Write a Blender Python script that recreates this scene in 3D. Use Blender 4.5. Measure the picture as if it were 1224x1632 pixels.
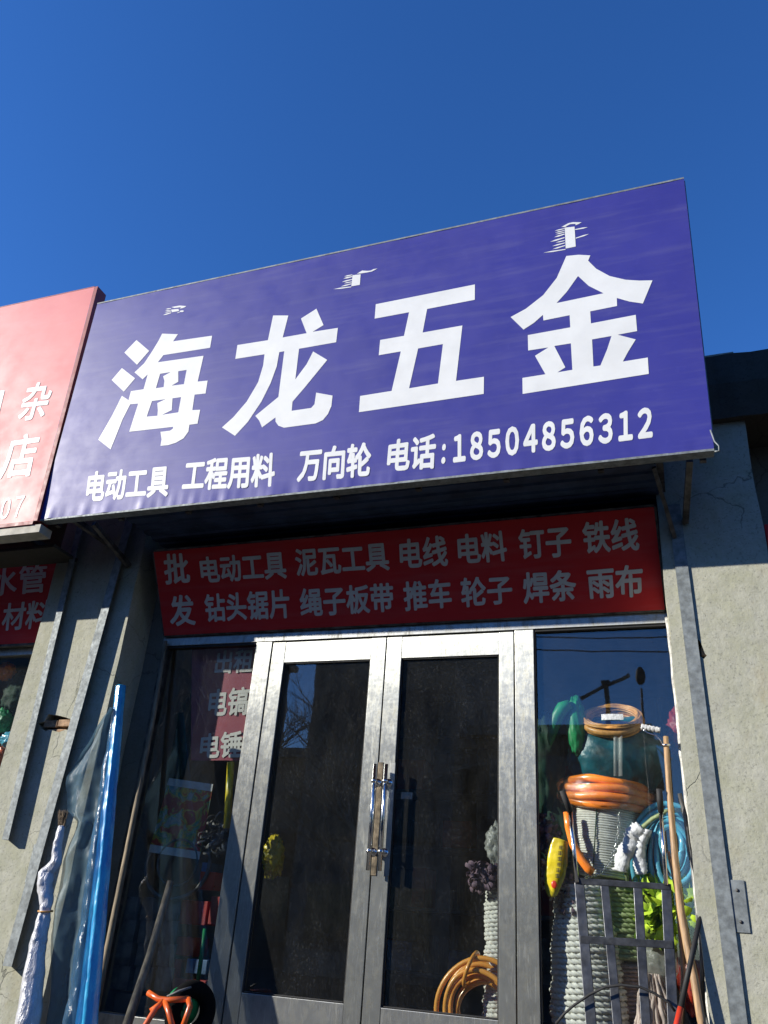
import bpy, bmesh, math, random
from mathutils import Vector, Matrix, noise
from mathutils.geometry import tessellate_polygon
random.seed(7)
for o in list(bpy.data.objects): bpy.data.objects.remove(o)
SC = bpy.context.scene; COL = SC.collection
R = math.radians
# ------------------------------------------------------------------ camera, sky, sun, exposure
FPX, CAM = 1285.7, Vector((2.316, -4.3, .489))
yaw, pitch, roll = R(-20.934), R(27.348), R(4.35)
FW = Vector((math.sin(yaw)*math.cos(pitch), math.cos(yaw)*math.cos(pitch), math.sin(pitch)))
RT0 = Vector((math.cos(yaw), -math.sin(yaw), 0)); UP0 = RT0.cross(FW)
RT = math.cos(roll)*RT0+math.sin(roll)*UP0; UP = -math.sin(roll)*RT0+math.cos(roll)*UP0
cd = bpy.data.cameras.new('camera'); cam = bpy.data.objects.new('camera', cd); COL.objects.link(cam)
cd.sensor_fit = 'VERTICAL'; cd.sensor_height = 36; cd.lens = 36*FPX/1632; cd.clip_end = 5000; cd.clip_start = .05
mw = Matrix((RT, UP, -FW)).transposed().to_4x4(); mw.translation = CAM; cam.matrix_world = mw
SC.camera = cam
SUN = Vector((1.6, 1.0, -.77)).normalized()           # direction the light travels
el = math.asin(-SUN.z); az = math.atan2(-SUN.x, -SUN.y)
w = bpy.data.worlds.new("World"); SC.world = w; w.use_nodes = True
nt = w.node_tree; nt.nodes.clear()
sky = nt.nodes.new('ShaderNodeTexSky'); sky.sky_type = 'NISHITA'; sky.sun_disc = False
sky.sun_elevation = el; sky.sun_rotation = az % (2*math.pi); sky.altitude = 1000; sky.air_density = 1.0; sky.dust_density = .2; sky.ozone_density = 2.8
bg = nt.nodes.new('ShaderNodeBackground'); bg.inputs[1].default_value = .085
wo = nt.nodes.new('ShaderNodeOutputWorld'); hs = nt.nodes.new('ShaderNodeHueSaturation'); hs.inputs['Saturation'].default_value = 1.2; hs.inputs['Value'].default_value = 1.24; gm = nt.nodes.new('ShaderNodeMix'); gm.data_type = 'RGBA'; gm.blend_type = 'MULTIPLY'; gm.inputs[0].default_value = 1; gm.inputs[7].default_value = (.80, 1.04, 1.46, 1); nt.links.new(sky.outputs[0], hs.inputs['Color']); nt.links.new(hs.outputs[0], gm.inputs[6]); nt.links.new(gm.outputs[2], bg.inputs[0]); nt.links.new(bg.outputs[0], wo.inputs[0])
sl = bpy.data.lights.new('sun', 'SUN'); sl.energy = 5.0; sl.angle = R(.5); sl.color = (1, .95, .86)
so = bpy.data.objects.new('sun', sl); COL.objects.link(so); so.rotation_euler = SUN.to_track_quat('-Z', 'Y').to_euler()
vs = SC.view_settings; vs.view_transform = 'Standard'; vs.look = 'None'; vs.exposure = .5; vs.gamma = 1; vs.use_curve_mapping = False
SC.cycles.max_bounces = 8; SC.cycles.transparent_max_bounces = 16; SC.cycles.caustics_reflective = False; SC.cycles.caustics_refractive = False

# ------------------------------------------------------------------ helpers
def at(u, v, a, b=0.0):
    """point of the photograph's ray (u,v) on the real surface y = a + b*z"""
    d = FW*FPX+RT*(u-612)-UP*(v-816)
    t = (a+b*CAM.z-CAM.y)/(d.y-b*d.z)
    return CAM+d*t
def mpp(P): return (P-CAM).dot(FW)/FPX
def seg_to_z(P, Q, z): return P+(Q-P)*((z-P.z)/(Q.z-P.z))
class MB:
    def __init__(s): s.v = []; s.f = []; s.sm = []
    def add(s, vs, fs, smooth=False):
        n = len(s.v); s.v += [tuple(x) for x in vs]; s.f += [tuple(i+n for i in f) for f in fs]; s.sm += [smooth]*len(fs); return s
    def box(s, x0, x1, y0, y1, z0, z1):
        return s.add([(x0,y0,z0),(x1,y0,z0),(x1,y1,z0),(x0,y1,z0),(x0,y0,z1),(x1,y0,z1),(x1,y1,z1),(x0,y1,z1)],
                     [(0,3,2,1),(4,5,6,7),(0,1,5,4),(1,2,6,5),(2,3,7,6),(3,0,4,7)])
    def obox(s, c, ax, ay, az):
        v = [c+ax*i+ay*j+az*k for k in (-1,1) for j in (-1,1) for i in (-1,1)]
        return s.add(v, [(0,2,3,1),(4,5,7,6),(0,1,5,4),(1,3,7,5),(3,2,6,7),(2,0,4,6)])
    def bar(s, P, Q, w, t, n=Vector((0,-1,0))):
        d = (Q-P).normalized(); sd = d.cross(n).normalized(); nn = sd.cross(d).normalized()
        return s.obox((P+Q)/2, (Q-P)/2, sd*w/2, nn*t/2)
    def tube(s, pts, r, sides=8, closed=False, prof=None, twist=0.0, caps=True):
        n = len(pts); pts = [Vector(p) for p in pts]; rr = r if isinstance(r, (list, tuple)) else [r]*n
        T = []
        for i in range(n):
            a = pts[(i-1) % n] if (closed or i) else pts[0]; b = pts[(i+1) % n] if (closed or i < n-1) else pts[-1]
            T.append((b-a).normalized())
        up = Vector((0,0,1)) if abs(T[0].z) < .9 else Vector((1,0,0))
        N = (up-T[0]*up.dot(T[0])).normalized(); V = []; ang = 0
        for i in range(n):
            N = (N-T[i]*N.dot(T[i])).normalized(); B = T[i].cross(N)
            if i: ang += twist*(pts[i]-pts[i-1]).length
            for k in range(sides):
                th = 2*math.pi*k/sides; q = rr[i]*(prof(th) if prof else 1)
                V.append(pts[i]+N*q*math.cos(th+ang)+B*q*math.sin(th+ang))
        F = []
        for i in range(n if closed else n-1):
            j = (i+1) % n
            for k in range(sides):
                l = (k+1) % sides; F.append((i*sides+k, i*sides+l, j*sides+l, j*sides+k))
        if caps and not closed: F += [tuple(reversed(range(sides))), tuple((n-1)*sides+k for k in range(sides))]
        return s.add(V, F, True)
    def grid(s, fn, nu, nv, thick=None, smooth=True):
        V = [fn(i/nu, j/nv) for j in range(nv+1) for i in range(nu+1)]
        F = [(j*(nu+1)+i, j*(nu+1)+i+1, (j+1)*(nu+1)+i+1, (j+1)*(nu+1)+i) for j in range(nv) for i in range(nu)]
        return s.add(V, F, smooth)
    def ball(s, c, rx, ry, rz, nu=16, nv=10, disp=0, fs=6, seed=0, rot=None):
        V = []; c = Vector(c)
        for j in range(nv+1):
            ph = math.pi*j/nv
            for i in range(nu):
                th = 2*math.pi*i/nu; d = Vector((math.sin(ph)*math.cos(th), math.sin(ph)*math.sin(th), math.cos(ph)))
                k = 1+(disp*(noise.noise(d*fs+Vector((seed,0,0)))+.5*noise.noise(d*fs*2.3+Vector((0,seed,0)))) if disp else 0)
                p = Vector((d.x*rx, d.y*ry, d.z*rz))*k
                if rot: p = rot@p
                V.append(c+p)
        F = [(j*nu+i, (j+1)*nu+i, (j+1)*nu+(i+1)%nu, j*nu+(i+1)%nu) for j in range(nv) for i in range(nu)]
        return s.add(V, F, True)
    def poly(s, outer, holes=(), to3=None):
        """flat polygon with holes, 2-D points mapped by to3"""
        loops = [[Vector((p[0], p[1], 0)) for p in l] for l in [outer]+list(holes)]
        tris = tessellate_polygon(loops); flat = [p for l in loops for p in l]
        V = [to3(p.x, p.y) for p in flat]; F = []
        for t in tris:
            a, b, c = [Vector(V[i]) for i in t]
            n = (b-a).cross(c-a)
            if n.length < 1e-12: continue
            F.append(t if n.dot(CAM-a) > 0 else t[::-1])
        return s.add(V, F)
    def prism(s, outer, holes, y0, y1):
        """plate in the x-z plane from y0 (front) to y1 with irregular outline and holes"""
        s.poly(outer, holes, lambda a, b: (a, y0, b))
        for l in [outer]+list(holes):
            n = len(l)
            for i in range(n):
                a = l[i]; b = l[(i+1) % n]
                s.add([(a[0],y0,a[1]),(b[0],y0,b[1]),(b[0],y1,b[1]),(a[0],y1,a[1])], [(0,1,2,3)])
        return s
    def build(s, name, m, parent=None, bevel=0):
        me = bpy.data.meshes.new(name); me.from_pydata(s.v, [], s.f); me.materials.append(m)
        me.polygons.foreach_set('use_smooth', s.sm); me.update()
        o = bpy.data.objects.new(name, me); COL.objects.link(o)
        if bevel:
            bm = bmesh.new(); bm.from_mesh(me); bmesh.ops.remove_doubles(bm, verts=bm.verts, dist=1e-5)
            bmesh.ops.bevel(bm, geom=bm.edges[:], offset=bevel, segments=2, affect='EDGES', profile=.5); bm.to_mesh(me); bm.free()
        if parent: o.parent = parent; o.matrix_parent_inverse = parent.matrix_world.inverted()
        return o
def thing(name, label, cat, loc=(0,0,0), group=None):
    o = bpy.data.objects.new(name, None); COL.objects.link(o); o.location = loc; o.empty_display_size = .1
    o.matrix_world = Matrix.Translation(Vector(loc))
    o['label'] = label; o['category'] = cat
    if group: o['group'] = group
    return o
def tag(o, label, cat, group=None):
    o['label'] = label; o['category'] = cat
    if group: o['group'] = group
    return o
def struct(o, kind='structure'): o['kind'] = kind; return o

class NT:
    def __init__(s, name):
        s.m = bpy.data.materials.new(name); s.m.use_nodes = True; s.t = s.m.node_tree
        s.b = s.t.nodes['Principled BSDF']; s.out = s.t.nodes['Material Output']; s.tc = s.n('ShaderNodeTexCoord')
    def n(s, typ, **k):
        x = s.t.nodes.new(typ)
        for a, b in k.items(): setattr(x, a, b)
        return x
    def l(s, a, b): s.t.links.new(a, b)
    def vec(s, sx=1, sy=1, sz=1):
        mp = s.n('ShaderNodeMapping'); mp.inputs['Scale'].default_value = (sx, sy, sz); s.l(s.tc.outputs['Object'], mp.inputs[0]); return mp.outputs[0]
    def noise(s, scale, detail=4, rough=.55, v=None, dist=0):
        x = s.n('ShaderNodeTexNoise'); x.inputs['Scale'].default_value = scale; x.inputs['Detail'].default_value = detail
        x.inputs['Roughness'].default_value = rough; x.inputs['Distortion'].default_value = dist
        s.l(v or s.tc.outputs['Object'], x.inputs['Vector']); return x.outputs['Fac']
    def ramp(s, f, stops):
        x = s.n('ShaderNodeValToRGB'); e = x.color_ramp.elements
        while len(e) < len(stops): e.new(.5)
        for i, (p, c) in enumerate(stops): e[i].position = p; e[i].color = (c, c, c, 1) if not isinstance(c, tuple) else (*c, 1)
        s.l(f, x.inputs[0]); return x.outputs[0]
    def mix(s, f, a, b, mode='MIX'):
        x = s.n('ShaderNodeMix', data_type='RGBA', blend_type=mode)
        for sock, v in ((x.inputs[0], f), (x.inputs[6], a), (x.inputs[7], b)):
            if isinstance(v, (int, float)): sock.default_value = v
            elif isinstance(v, tuple): sock.default_value = (*v, 1)
            else: s.l(v, sock)
        return x.outputs[2]
    def fresnel(s, ior=1.5):
        g_ = s.n('ShaderNodeNewGeometry'); mr = s.n('ShaderNodeMapRange'); mr.inputs['To Min'].default_value = ior; mr.inputs['To Max'].default_value = 1/ior
        s.l(g_.outputs['Backfacing'], mr.inputs[0]); f = s.n('ShaderNodeFresnel'); s.l(mr.outputs[0], f.inputs[0]); return f
    def bump(s, h, st=.3, dist=.01, nrm=None):
        x = s.n('ShaderNodeBump'); x.inputs['Strength'].default_value = st; x.inputs['Distance'].default_value = dist
        s.l(h, x.inputs['Height'])
        if nrm: s.l(nrm, x.inputs['Normal'])
        return x.outputs[0]
def simple(name, c, rough=.6, metal=0, var=.25, scale=9, bump=.15, bscale=60, bdist=.003, c2=None, stretch=(1,1,1), spec=.5, trans=0, sss=0, coat=0):
    N = NT(name); v = N.vec(*stretch)
    n1 = N.noise(scale, 5, .6, v); c2 = c2 or tuple(x*(1-var*1.6) for x in c)
    N.l(N.mix(N.ramp(n1, [(.35, 0.0), (.68, 1.0)]), c2, c), N.b.inputs['Base Color'])
    rn = N.ramp(N.noise(scale*2.1, 3, .6, v), [(.3, max(0, rough-.1)), (.7, min(1, rough+.1))]); N.l(rn, N.b.inputs['Roughness'])
    N.b.inputs['Metallic'].default_value = metal; N.b.inputs['Specular IOR Level'].default_value = spec
    if bump: N.l(N.bump(N.noise(bscale, 4, .6, v), bump, bdist), N.b.inputs['Normal'])
    if coat: N.b.inputs['Coat Weight'].default_value = coat; N.b.inputs['Coat Roughness'].default_value = .15
    if trans: N.b.inputs['Transmission Weight'].default_value = trans
    if sss: N.b.inputs['Subsurface Weight'].default_value = sss; N.b.inputs['Subsurface Scale'].default_value = .02
    return N.m
def thin(name, tint, alpha, rough=.2, var=.5, scale=8, refl=.5, stretch=(1,1,1)):
    """thin translucent film: see-through with a tinted, diffusing body and a glossy skin"""
    N = NT(name); t = N.t; t.nodes.remove(N.b)
    tr = N.n('ShaderNodeBsdfTransparent'); tr.inputs[0].default_value = (*[min(1, .55+.6*c) for c in tint], 1)
    df = N.n('ShaderNodeBsdfDiffuse'); df.inputs[0].default_value = (*tint, 1)
    tl = N.n('ShaderNodeBsdfTranslucent'); tl.inputs[0].default_value = (*tint, 1)
    m0 = N.n('ShaderNodeMixShader'); m0.inputs[0].default_value = .5; N.l(df.outputs[0], m0.inputs[1]); N.l(tl.outputs[0], m0.inputs[2])
    v = N.vec(*stretch); f = N.ramp(N.noise(scale, 5, .6, v), [(.3, max(0, alpha*(1-var))), (.7, min(1, alpha*(1+var)))])
    m1 = N.n('ShaderNodeMixShader'); N.l(f, m1.inputs[0]); N.l(tr.outputs[0], m1.inputs[1]); N.l(m0.outputs[0], m1.inputs[2])
    gl = N.n('ShaderNodeBsdfGlossy'); gl.inputs['Roughness'].default_value = rough
    fr = N.fresnel(1.45)
    mu = N.n('ShaderNodeMath', operation='MULTIPLY'); N.l(fr.outputs[0], mu.inputs[0]); mu.inputs[1].default_value = refl*2
    bp = N.bump(N.noise(scale*4, 4, .6, v), .5, .01); N.l(bp, gl.inputs['Normal'])
    m2 = N.n('ShaderNodeMixShader'); N.l(mu.outputs[0], m2.inputs[0]); N.l(m1.outputs[0], m2.inputs[1]); N.l(gl.outputs[0], m2.inputs[2])
    N.l(m2.outputs[0], N.out.inputs[0]); return N.m
def glass(name, tint=(.8,.84,.82), dust=.03, streak=.05):
    N = NT(name); t = N.t; t.nodes.remove(N.b)
    tr = N.n('ShaderNodeBsdfTransparent'); tr.inputs[0].default_value = (*tint, 1)
    df = N.n('ShaderNodeBsdfDiffuse'); df.inputs[0].default_value = (.55, .54, .5, 1)
    a = N.ramp(N.noise(3, 6, .7, N.vec(1.6, 1, .7)), [(.35, 0.0), (.7, 1.0)])
    b = N.ramp(N.noise(75, 4, .75, N.vec(1.1, 1, .75), .6), [(.54, 0.0), (.75, 1.0)])
    c = N.ramp(N.noise(260, 2, .5), [(.66, 0.0), (.74, 1.0)])
    m1 = N.n('ShaderNodeMath', operation='MULTIPLY_ADD'); N.l(a, m1.inputs[0]); m1.inputs[1].default_value = dust; m1.inputs[2].default_value = dust*.35
    mb = N.n('ShaderNodeMath', operation='MULTIPLY'); N.l(a, mb.inputs[0]); N.l(b, mb.inputs[1])
    m2 = N.n('ShaderNodeMath', operation='MULTIPLY_ADD'); N.l(mb.outputs[0], m2.inputs[0]); m2.inputs[1].default_value = streak; N.l(m1.outputs[0], m2.inputs[2])
    m3 = N.n('ShaderNodeMath', operation='MULTIPLY_ADD'); N.l(c, m3.inputs[0]); m3.inputs[1].default_value = .06; N.l(m2.outputs[0], m3.inputs[2])
    x1 = N.n('ShaderNodeMixShader'); N.l(m3.outputs[0], x1.inputs[0]); N.l(tr.outputs[0], x1.inputs[1]); N.l(df.outputs[0], x1.inputs[2])
    gl = N.n('ShaderNodeBsdfGlossy'); gl.inputs['Roughness'].default_value = .012
    fr = N.fresnel(1.5)
    mm = N.n('ShaderNodeMath', operation='MULTIPLY'); N.l(fr.outputs[0], mm.inputs[0]); mm.inputs[1].default_value = 1.8
    bp = N.bump(N.noise(2.5, 2, .5), .02, .02); N.l(bp, gl.inputs['Normal'])
    x2 = N.n('ShaderNodeMixShader'); N.l(mm.outputs[0], x2.inputs[0]); N.l(x1.outputs[0], x2.inputs[1]); N.l(gl.outputs[0], x2.inputs[2])
    N.l(x2.outputs[0], N.out.inputs[0]); return N.m
def plaster(name, c, crack=1, stain=1):
    N = NT(name)
    big = N.ramp(N.noise(1.6, 6, .65), [(.3, 0.0), (.7, 1.0)]); fine = N.noise(38, 6, .7)
    base = N.mix(big, tuple(x*.8 for x in c), c)
    base = N.mix(N.ramp(fine, [(.3, .45), (.75, 0.0)]), base, tuple(x*.55 for x in c))
    base = N.mix(N.ramp(N.noise(9, 7, .75), [(.42, 0.0), (.66, .7)]), base, (c[0]*.66, c[1]*.67, c[2]*.56))
    base = N.mix(N.ramp(N.noise(2.6, 6, .7, N.vec(1.5, 1, .35)), [(.50, 0.0), (.72, .6)]), base, (c[0]*.60, c[1]*.60, c[2]*.50))
    base = N.mix(N.ramp(N.noise(90, 3, .6), [(.57, 0.0), (.70, .8)]), base, tuple(x*.42 for x in c))
    base = N.mix(N.ramp(N.noise(160, 3, .7), [(.60, 0.0), (.72, .35)]), base, tuple(min(1, x*1.35) for x in c))
    base = N.mix(N.ramp(N.noise(4.3, 5, .7, N.vec(1, 1, .5)), [(.58, 0.0), (.78, .55*stain)]), base, (c[0]*.62, c[1]*.55, c[2]*.42))
    vo = N.n('ShaderNodeTexVoronoi', feature='DISTANCE_TO_EDGE'); vo.inputs['Scale'].default_value = 2.1
    wv = N.n('ShaderNodeVectorMath', operation='ADD'); nz = N.n('ShaderNodeTexNoise'); nz.inputs['Scale'].default_value = 5; nz.inputs['Detail'].default_value = 6
    sc = N.n('ShaderNodeVectorMath', operation='SCALE'); sc.inputs['Scale'].default_value = .22; N.l(nz.outputs['Color'], sc.inputs[0])
    N.l(N.tc.outputs['Object'], nz.inputs['Vector']); N.l(N.tc.outputs['Object'], wv.inputs[0]); N.l(sc.outputs[0], wv.inputs[1]); N.l(wv.outputs[0], vo.inputs['Vector'])
    ck = N.ramp(vo.outputs['Distance'], [(.0, 1.0), (.0085, 0.0)])
    gate = N.ramp(N.noise(1.9, 2, .5), [(.5, 0.0), (.62, .7*crack)])
    cg = N.mix(1.0, ck, gate, 'MULTIPLY')
    base = N.mix(cg, base, tuple(x*.25 for x in c))
    N.l(base, N.b.inputs['Base Color']); N.b.inputs['Roughness'].default_value = .92; N.b.inputs['Specular IOR Level'].default_value = .2
    b1 = N.bump(N.noise(5, 5, .6), .45, .025); b2 = N.bump(fine, .32, .005, b1)
    inv = N.n('ShaderNodeMath', operation='SUBTRACT'); inv.inputs[0].default_value = 1; N.l(cg, inv.inputs[1]); b3 = N.bump(inv.outputs[0], .6, .004, b2)
    N.l(b3, N.b.inputs['Normal']); return N.m
def steel(name, c=(.50,.51,.475), rough=.34, aniso=.85, dirt=.5):
    N = NT(name); v = N.vec(1, 1, .05)
    br = N.noise(240, 3, .6, v); bl = N.ramp(N.noise(6, 7, .75), [(.38, 0.0), (.66, 1.0)])
    sm = N.ramp(N.noise(30, 6, .8, N.vec(1, 1, .35)), [(.47, 0.0), (.66, 1.0)])
    scr = N.ramp(N.noise(90, 2, .5, N.vec(1, 1, .06), 1.5), [(.60, 0.0), (.66, 1.0)])
    col = N.mix(br, tuple(x*.80 for x in c), c); col = N.mix(bl, tuple(x*.74 for x in c), col)
    f = N.n('ShaderNodeMath', operation='MULTIPLY'); N.l(sm, f.inputs[0]); f.inputs[1].default_value = dirt
    col = N.mix(f.outputs[0], col, (c[0]*.50, c[1]*.47, c[2]*.38))
    f2 = N.n('ShaderNodeMath', operation='MULTIPLY'); N.l(scr, f2.inputs[0]); f2.inputs[1].default_value = .35
    col = N.mix(f2.outputs[0], col, tuple(x*1.35 for x in c)); N.l(col, N.b.inputs['Base Color'])
    N.b.inputs['Metallic'].default_value = .72
    rg = N.mix(sm, (rough,)*3, (rough+.26,)*3); N.l(rg, N.b.inputs['Roughness'])
    N.b.inputs['Anisotropic'].default_value = aniso
    vm = N.n('ShaderNodeCombineXYZ'); vm.inputs[0].default_value = 1.0
    N.l(vm.outputs[0], N.b.inputs['Tangent'])
    N.l(N.bump(br, .10, .001, N.bump(N.noise(3.5, 4, .6), .14, .02)), N.b.inputs['Normal'])
    return N.m
def vinyl(name, c, c2, rough=.42, spec=.55):
    N = NT(name)
    wv = N.noise(420, 1, .5, N.vec(1, 1, 1)); blot = N.ramp(N.noise(2.2, 5, .6), [(.3, 0.0), (.7, 1.0)])
    sc = N.ramp(N.noise(12, 6, .75, N.vec(1, 1, .6)), [(.6, 0.0), (.8, .25)])
    col = N.mix(blot, c2, c); col = N.mix(sc, col, tuple(min(1, x*1.25+.05) for x in c))
    st = N.ramp(N.noise(8, 5, .6, N.vec(.25, 1, 2.6)), [(.5, 0.0), (.8, .10)]); col = N.mix(st, col, (.35,.34,.36))
    N.l(col, N.b.inputs['Base Color']); N.l(N.ramp(N.noise(6, 4, .6), [(.3, rough-.06), (.7, rough+.08)]), N.b.inputs['Roughness'])
    N.b.inputs['Specular IOR Level'].default_value = spec
    N.l(N.bump(wv, .12, .0008, N.bump(N.noise(2.4, 3, .5, N.vec(.7, 1, 1.6)), .10, .03)), N.b.inputs['Normal'])
    return N.m
M = dict(
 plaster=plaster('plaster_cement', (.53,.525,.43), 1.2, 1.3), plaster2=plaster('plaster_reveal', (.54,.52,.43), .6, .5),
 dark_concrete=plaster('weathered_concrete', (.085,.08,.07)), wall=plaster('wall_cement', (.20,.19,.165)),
 steel=steel('brushed_steel'), steel2=steel('brushed_steel_dull', (.40,.41,.40), .42, .7, .6),
 galv=simple('galvanised', (.30,.33,.33), .68, .35, .3, 30, .1, 90, .001),
 chrome=simple('chrome', (.75,.75,.74), .16, 1, .12, 20, .05),
 glass=glass('dusty_glass', (.91,.93,.92), .011, .06), glass3=glass('left_window_glass', (.93,.95,.94), .010, .03), glass2=glass('window_glass', (.95,.97,.96), .008, .02),
 blue=vinyl('blue_vinyl', (.042,.041,.275), (.035,.035,.24), .48, .45), red=vinyl('red_vinyl_glare', (.70,.20,.19), (.64,.15,.15), .50, .4),  # red sign base is paled to carry the sun glare
 red2=vinyl('red_banner_vinyl', (.60,.030,.032), (.50,.022,.025), .7, .25), white=simple('white_vinyl', (.80,.81,.79), .5, 0, .06, 6, .03),
 greyprint=simple('pale_print', (.68,.66,.61), .55, 0, .1, 10, .03), redpaint=simple('red_trim', (.30,.03,.03), .55, 0, .2, 8),
 soffit=simple('blue_sheet_metal', (.05,.085,.17), .5, .2, .4, 5, .1), angle=simple('rusty_grey_steel', (.17,.16,.15), .6, .5, .5, 14, .2),
 cream=simple('cream_board', (.62,.58,.48), .8, 0, .25, 9), brick=simple('brick_clay', (.52,.33,.19), .9, 0, .4, 20, .6, 60, .008),
 mortar=simple('mortar_dark', (.20,.15,.11), .95, 0, .4, 30, .8, 70, .01), caulk=simple('white_caulk', (.72,.71,.66), .7, 0, .3, 25, .7, 60, .01),
 tyre=simple('dusty_tyre', (.008,.008,.008), .95, 0, .3, 9, .1, 60, .003, None, (1,1,1), .1), rubber=simple('black_rubber', (.02,.02,.02), .7, 0, .3), blackmetal=simple('dark_bar_steel', (.085,.09,.10), .42, .5, .4, 18, .15),
 wood=simple('pale_wood', (.52,.33,.17), .6, 0, .35, 12, .3, 40, .002, None, (6,6,.6)), wood2=simple('weathered_wood', (.33,.26,.17), .75, 0, .4, 12, .3, 40, .002, None, (6,6,.6)),
 rope=simple('white_rope', (.82,.82,.76), .75, 0, .15, 40, .35, 260, .003), ropegreen=simple('pale_green_rope', (.34,.42,.20), .75, 0, .2, 40, .35, 260, .003),
 ropebrown=simple('brown_pink_rope', (.46,.32,.26), .8, 0, .25, 40, .35, 260, .003), orange=simple('orange_hose', (.95,.27,.03), .3, 0, .12, 10, .06, 40, .002, None, (1,1,1), .5, 0, .15, .3),
 orange2=simple('amber_hose', (.95,.43,.08), .32, 0, .15, 10, .06, 40, .002, None, (1,1,1), .5, 0, .15, .3), copper=simple('amber_cable', (.90,.45,.12), .4, 0, .3, 30, .1),
 bluehose=simple('blue_hose', (.15,.58,.80), .25, 0, .2, 12, .05, 40, .002, None, (1,1,1), .5, 0, .2, .3), tarp=simple('teal_tarp', (.012,.17,.22), .38, 0, .5, 5, .4, 24, .01),
 bluedark=simple('navy_tarp', (.01,.03,.12), .4, 0, .4, 8, .3), lime=simple('lime_cloth', (.52,.74,.04), .7, 0, .25, 14, .3, 90, .003),
 purple=simple('mauve_glove', (.26,.17,.22), .75, 0, .4, 14, .4, 90, .003), yellow=simple('yellow_pack', (.78,.62,.03), .28, 0, .25, 8, .25, 30, .006),
 green=simple('green_plastic', (.02,.36,.12), .4, 0, .35, 6, .2), dgreen=simple('dark_green_cloth', (.008,.055,.03), .8, 0, .5, 7, .4, 30, .01),
 white2=simple('white_fluff', (.78,.78,.76), .9, 0, .2, 40, .8, 120, .01), pink=simple('pink_cloth', (.80,.64,.58), .8, 0, .3, 18, .5, 90, .004),
 blueroll=simple('blue_film_roll', (.05,.48,.72), .25, 0, .45, 7, .3, 40, .006, (.015,.20,.52), (3,3,.35), .6, 0, 0, .6),
 silver=simple('silver_wrap', (.66,.66,.69), .3, .1, .2, 9, .7, 34, .012, None, (2,2,.6)), bristle=simple('broom_bristle', (.27,.20,.13), .9, 0, .5, 40, .8, 120, .01, None, (6,6,.5)),
 redbox=simple('red_carton', (.42,.03,.025), .6, 0, .3, 8), greypack=simple('grey_packet', (.22,.22,.22), .6, 0, .5, 10, .3), bluepack=simple('blue_label', (.12,.22,.40), .5, 0, .3, 10),
 floor=simple('tile_floor', (.32,.31,.29), .5, 0, .3, 4), inwall=simple('interior_paint', (.26,.26,.24), .85, 0, .3, 2), shelf=simple('shelf_metal', (.12,.12,.12), .5, .4, .3),
 asphalt=simple('asphalt', (.055,.054,.052), .95, 0, .4, 6, .8, 120, .01), pave=simple('pavement_concrete', (.14,.135,.12), .9, 0, .3, 4, .5, 70, .01),
 facade=simple('facade_render', (.22,.21,.20), .9, 0, .3, .6, .2), facade2=simple('facade_brick', (.16,.09,.06), .9, 0, .3, .8, .3), darkglass=simple('far_glass', (.02,.03,.04), .1, 0, .3, 2, 0),
 bark=simple('bark', (.42,.37,.30), .9, 0, .4, 14, .6, 40, .01), redplastic=simple('red_plastic', (.65,.05,.02), .35, 0, .25, 8), orangep=simple('orange_paint', (.80,.14,.02), .35, 0, .25, 12, .1, 40, .002, None, (1,1,1), .5, 0, 0, .4),
 brass=simple('brown_backplate', (.30,.24,.16), .5, .5, .5, 20), crane=simple('crane_paint', (.10,.09,.07), .6, .2, .3),
 film=thin('clear_blue_film', (.10,.26,.42), .30, .15, .6, 9, .5, (2,2,.5)), sheet=thin('smoky_blue_sheet', (.13,.23,.30), .62, .42, .3, 5, .14, (2,2,.6)), clear=thin('clear_film', (.95,.95,.95), .045, .10, .8, 20, .8),
 whitefilm=thin('milky_film', (.75,.78,.74), .55, .3, .3, 16, .6), paper=simple('white_paper_wrap', (.70,.73,.72), .6, 0, .2, 12, .8, 45, .010),
)

# ---- flat lettering
def lettering(body, TL, TR, BR, BL, plane, m, parent, bold=.02, track=1, off=.0015, name='lettering', shear=0):
    c = bpy.data.curves.new('t', 'FONT'); c.body = body; c.resolution_u = 3; c.size = 1; c.space_character = track
    o = bpy.data.objects.new('t', c); me = o.to_mesh()
    V = [Vector(v.co) for v in me.vertices]; F = [tuple(p.vertices) for p in me.polygons]
    x0 = min(v.x for v in V); x1 = max(v.x for v in V); y0 = min(v.y for v in V); y1 = max(v.y for v in V)
    P = [at(*q, *plane) for q in (TL, TR, BR, BL)]; n = (P[1]-P[0]).cross(P[3]-P[0]).normalized()
    if n.dot(CAM-P[0]) < 0: n = -n
    b = MB(); k = 0
    for dx, dy in ((0,0),(1,0),(-1,0),(0,1),(0,-1),(.7,.7),(-.7,.7),(.7,-.7),(-.7,-.7)):
        W = []
        for v in V:
            s = (v.x+dx*bold-x0+bold)/(x1-x0+2*bold); t = (v.y+dy*bold-y0+bold)/(y1-y0+2*bold)
            W.append((P[3]*(1-s)+P[2]*s)*(1-t)+(P[0]*(1-s)+P[1]*s)*t+n*(off+k*.00008))
        b.add(W, F); k += 1
    o.to_mesh_clear(); bpy.data.objects.remove(o); bpy.data.curves.remove(c)
    return b.build(name, m, parent)

def crumple(o, amp, fq, amp2=0):
    for v in o.data.vertices:
        n = noise.noise_vector(v.co*fq)*amp
        if amp2: n += noise.noise_vector(v.co*fq*3.1)*amp2
        v.co += n
    return o
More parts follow.
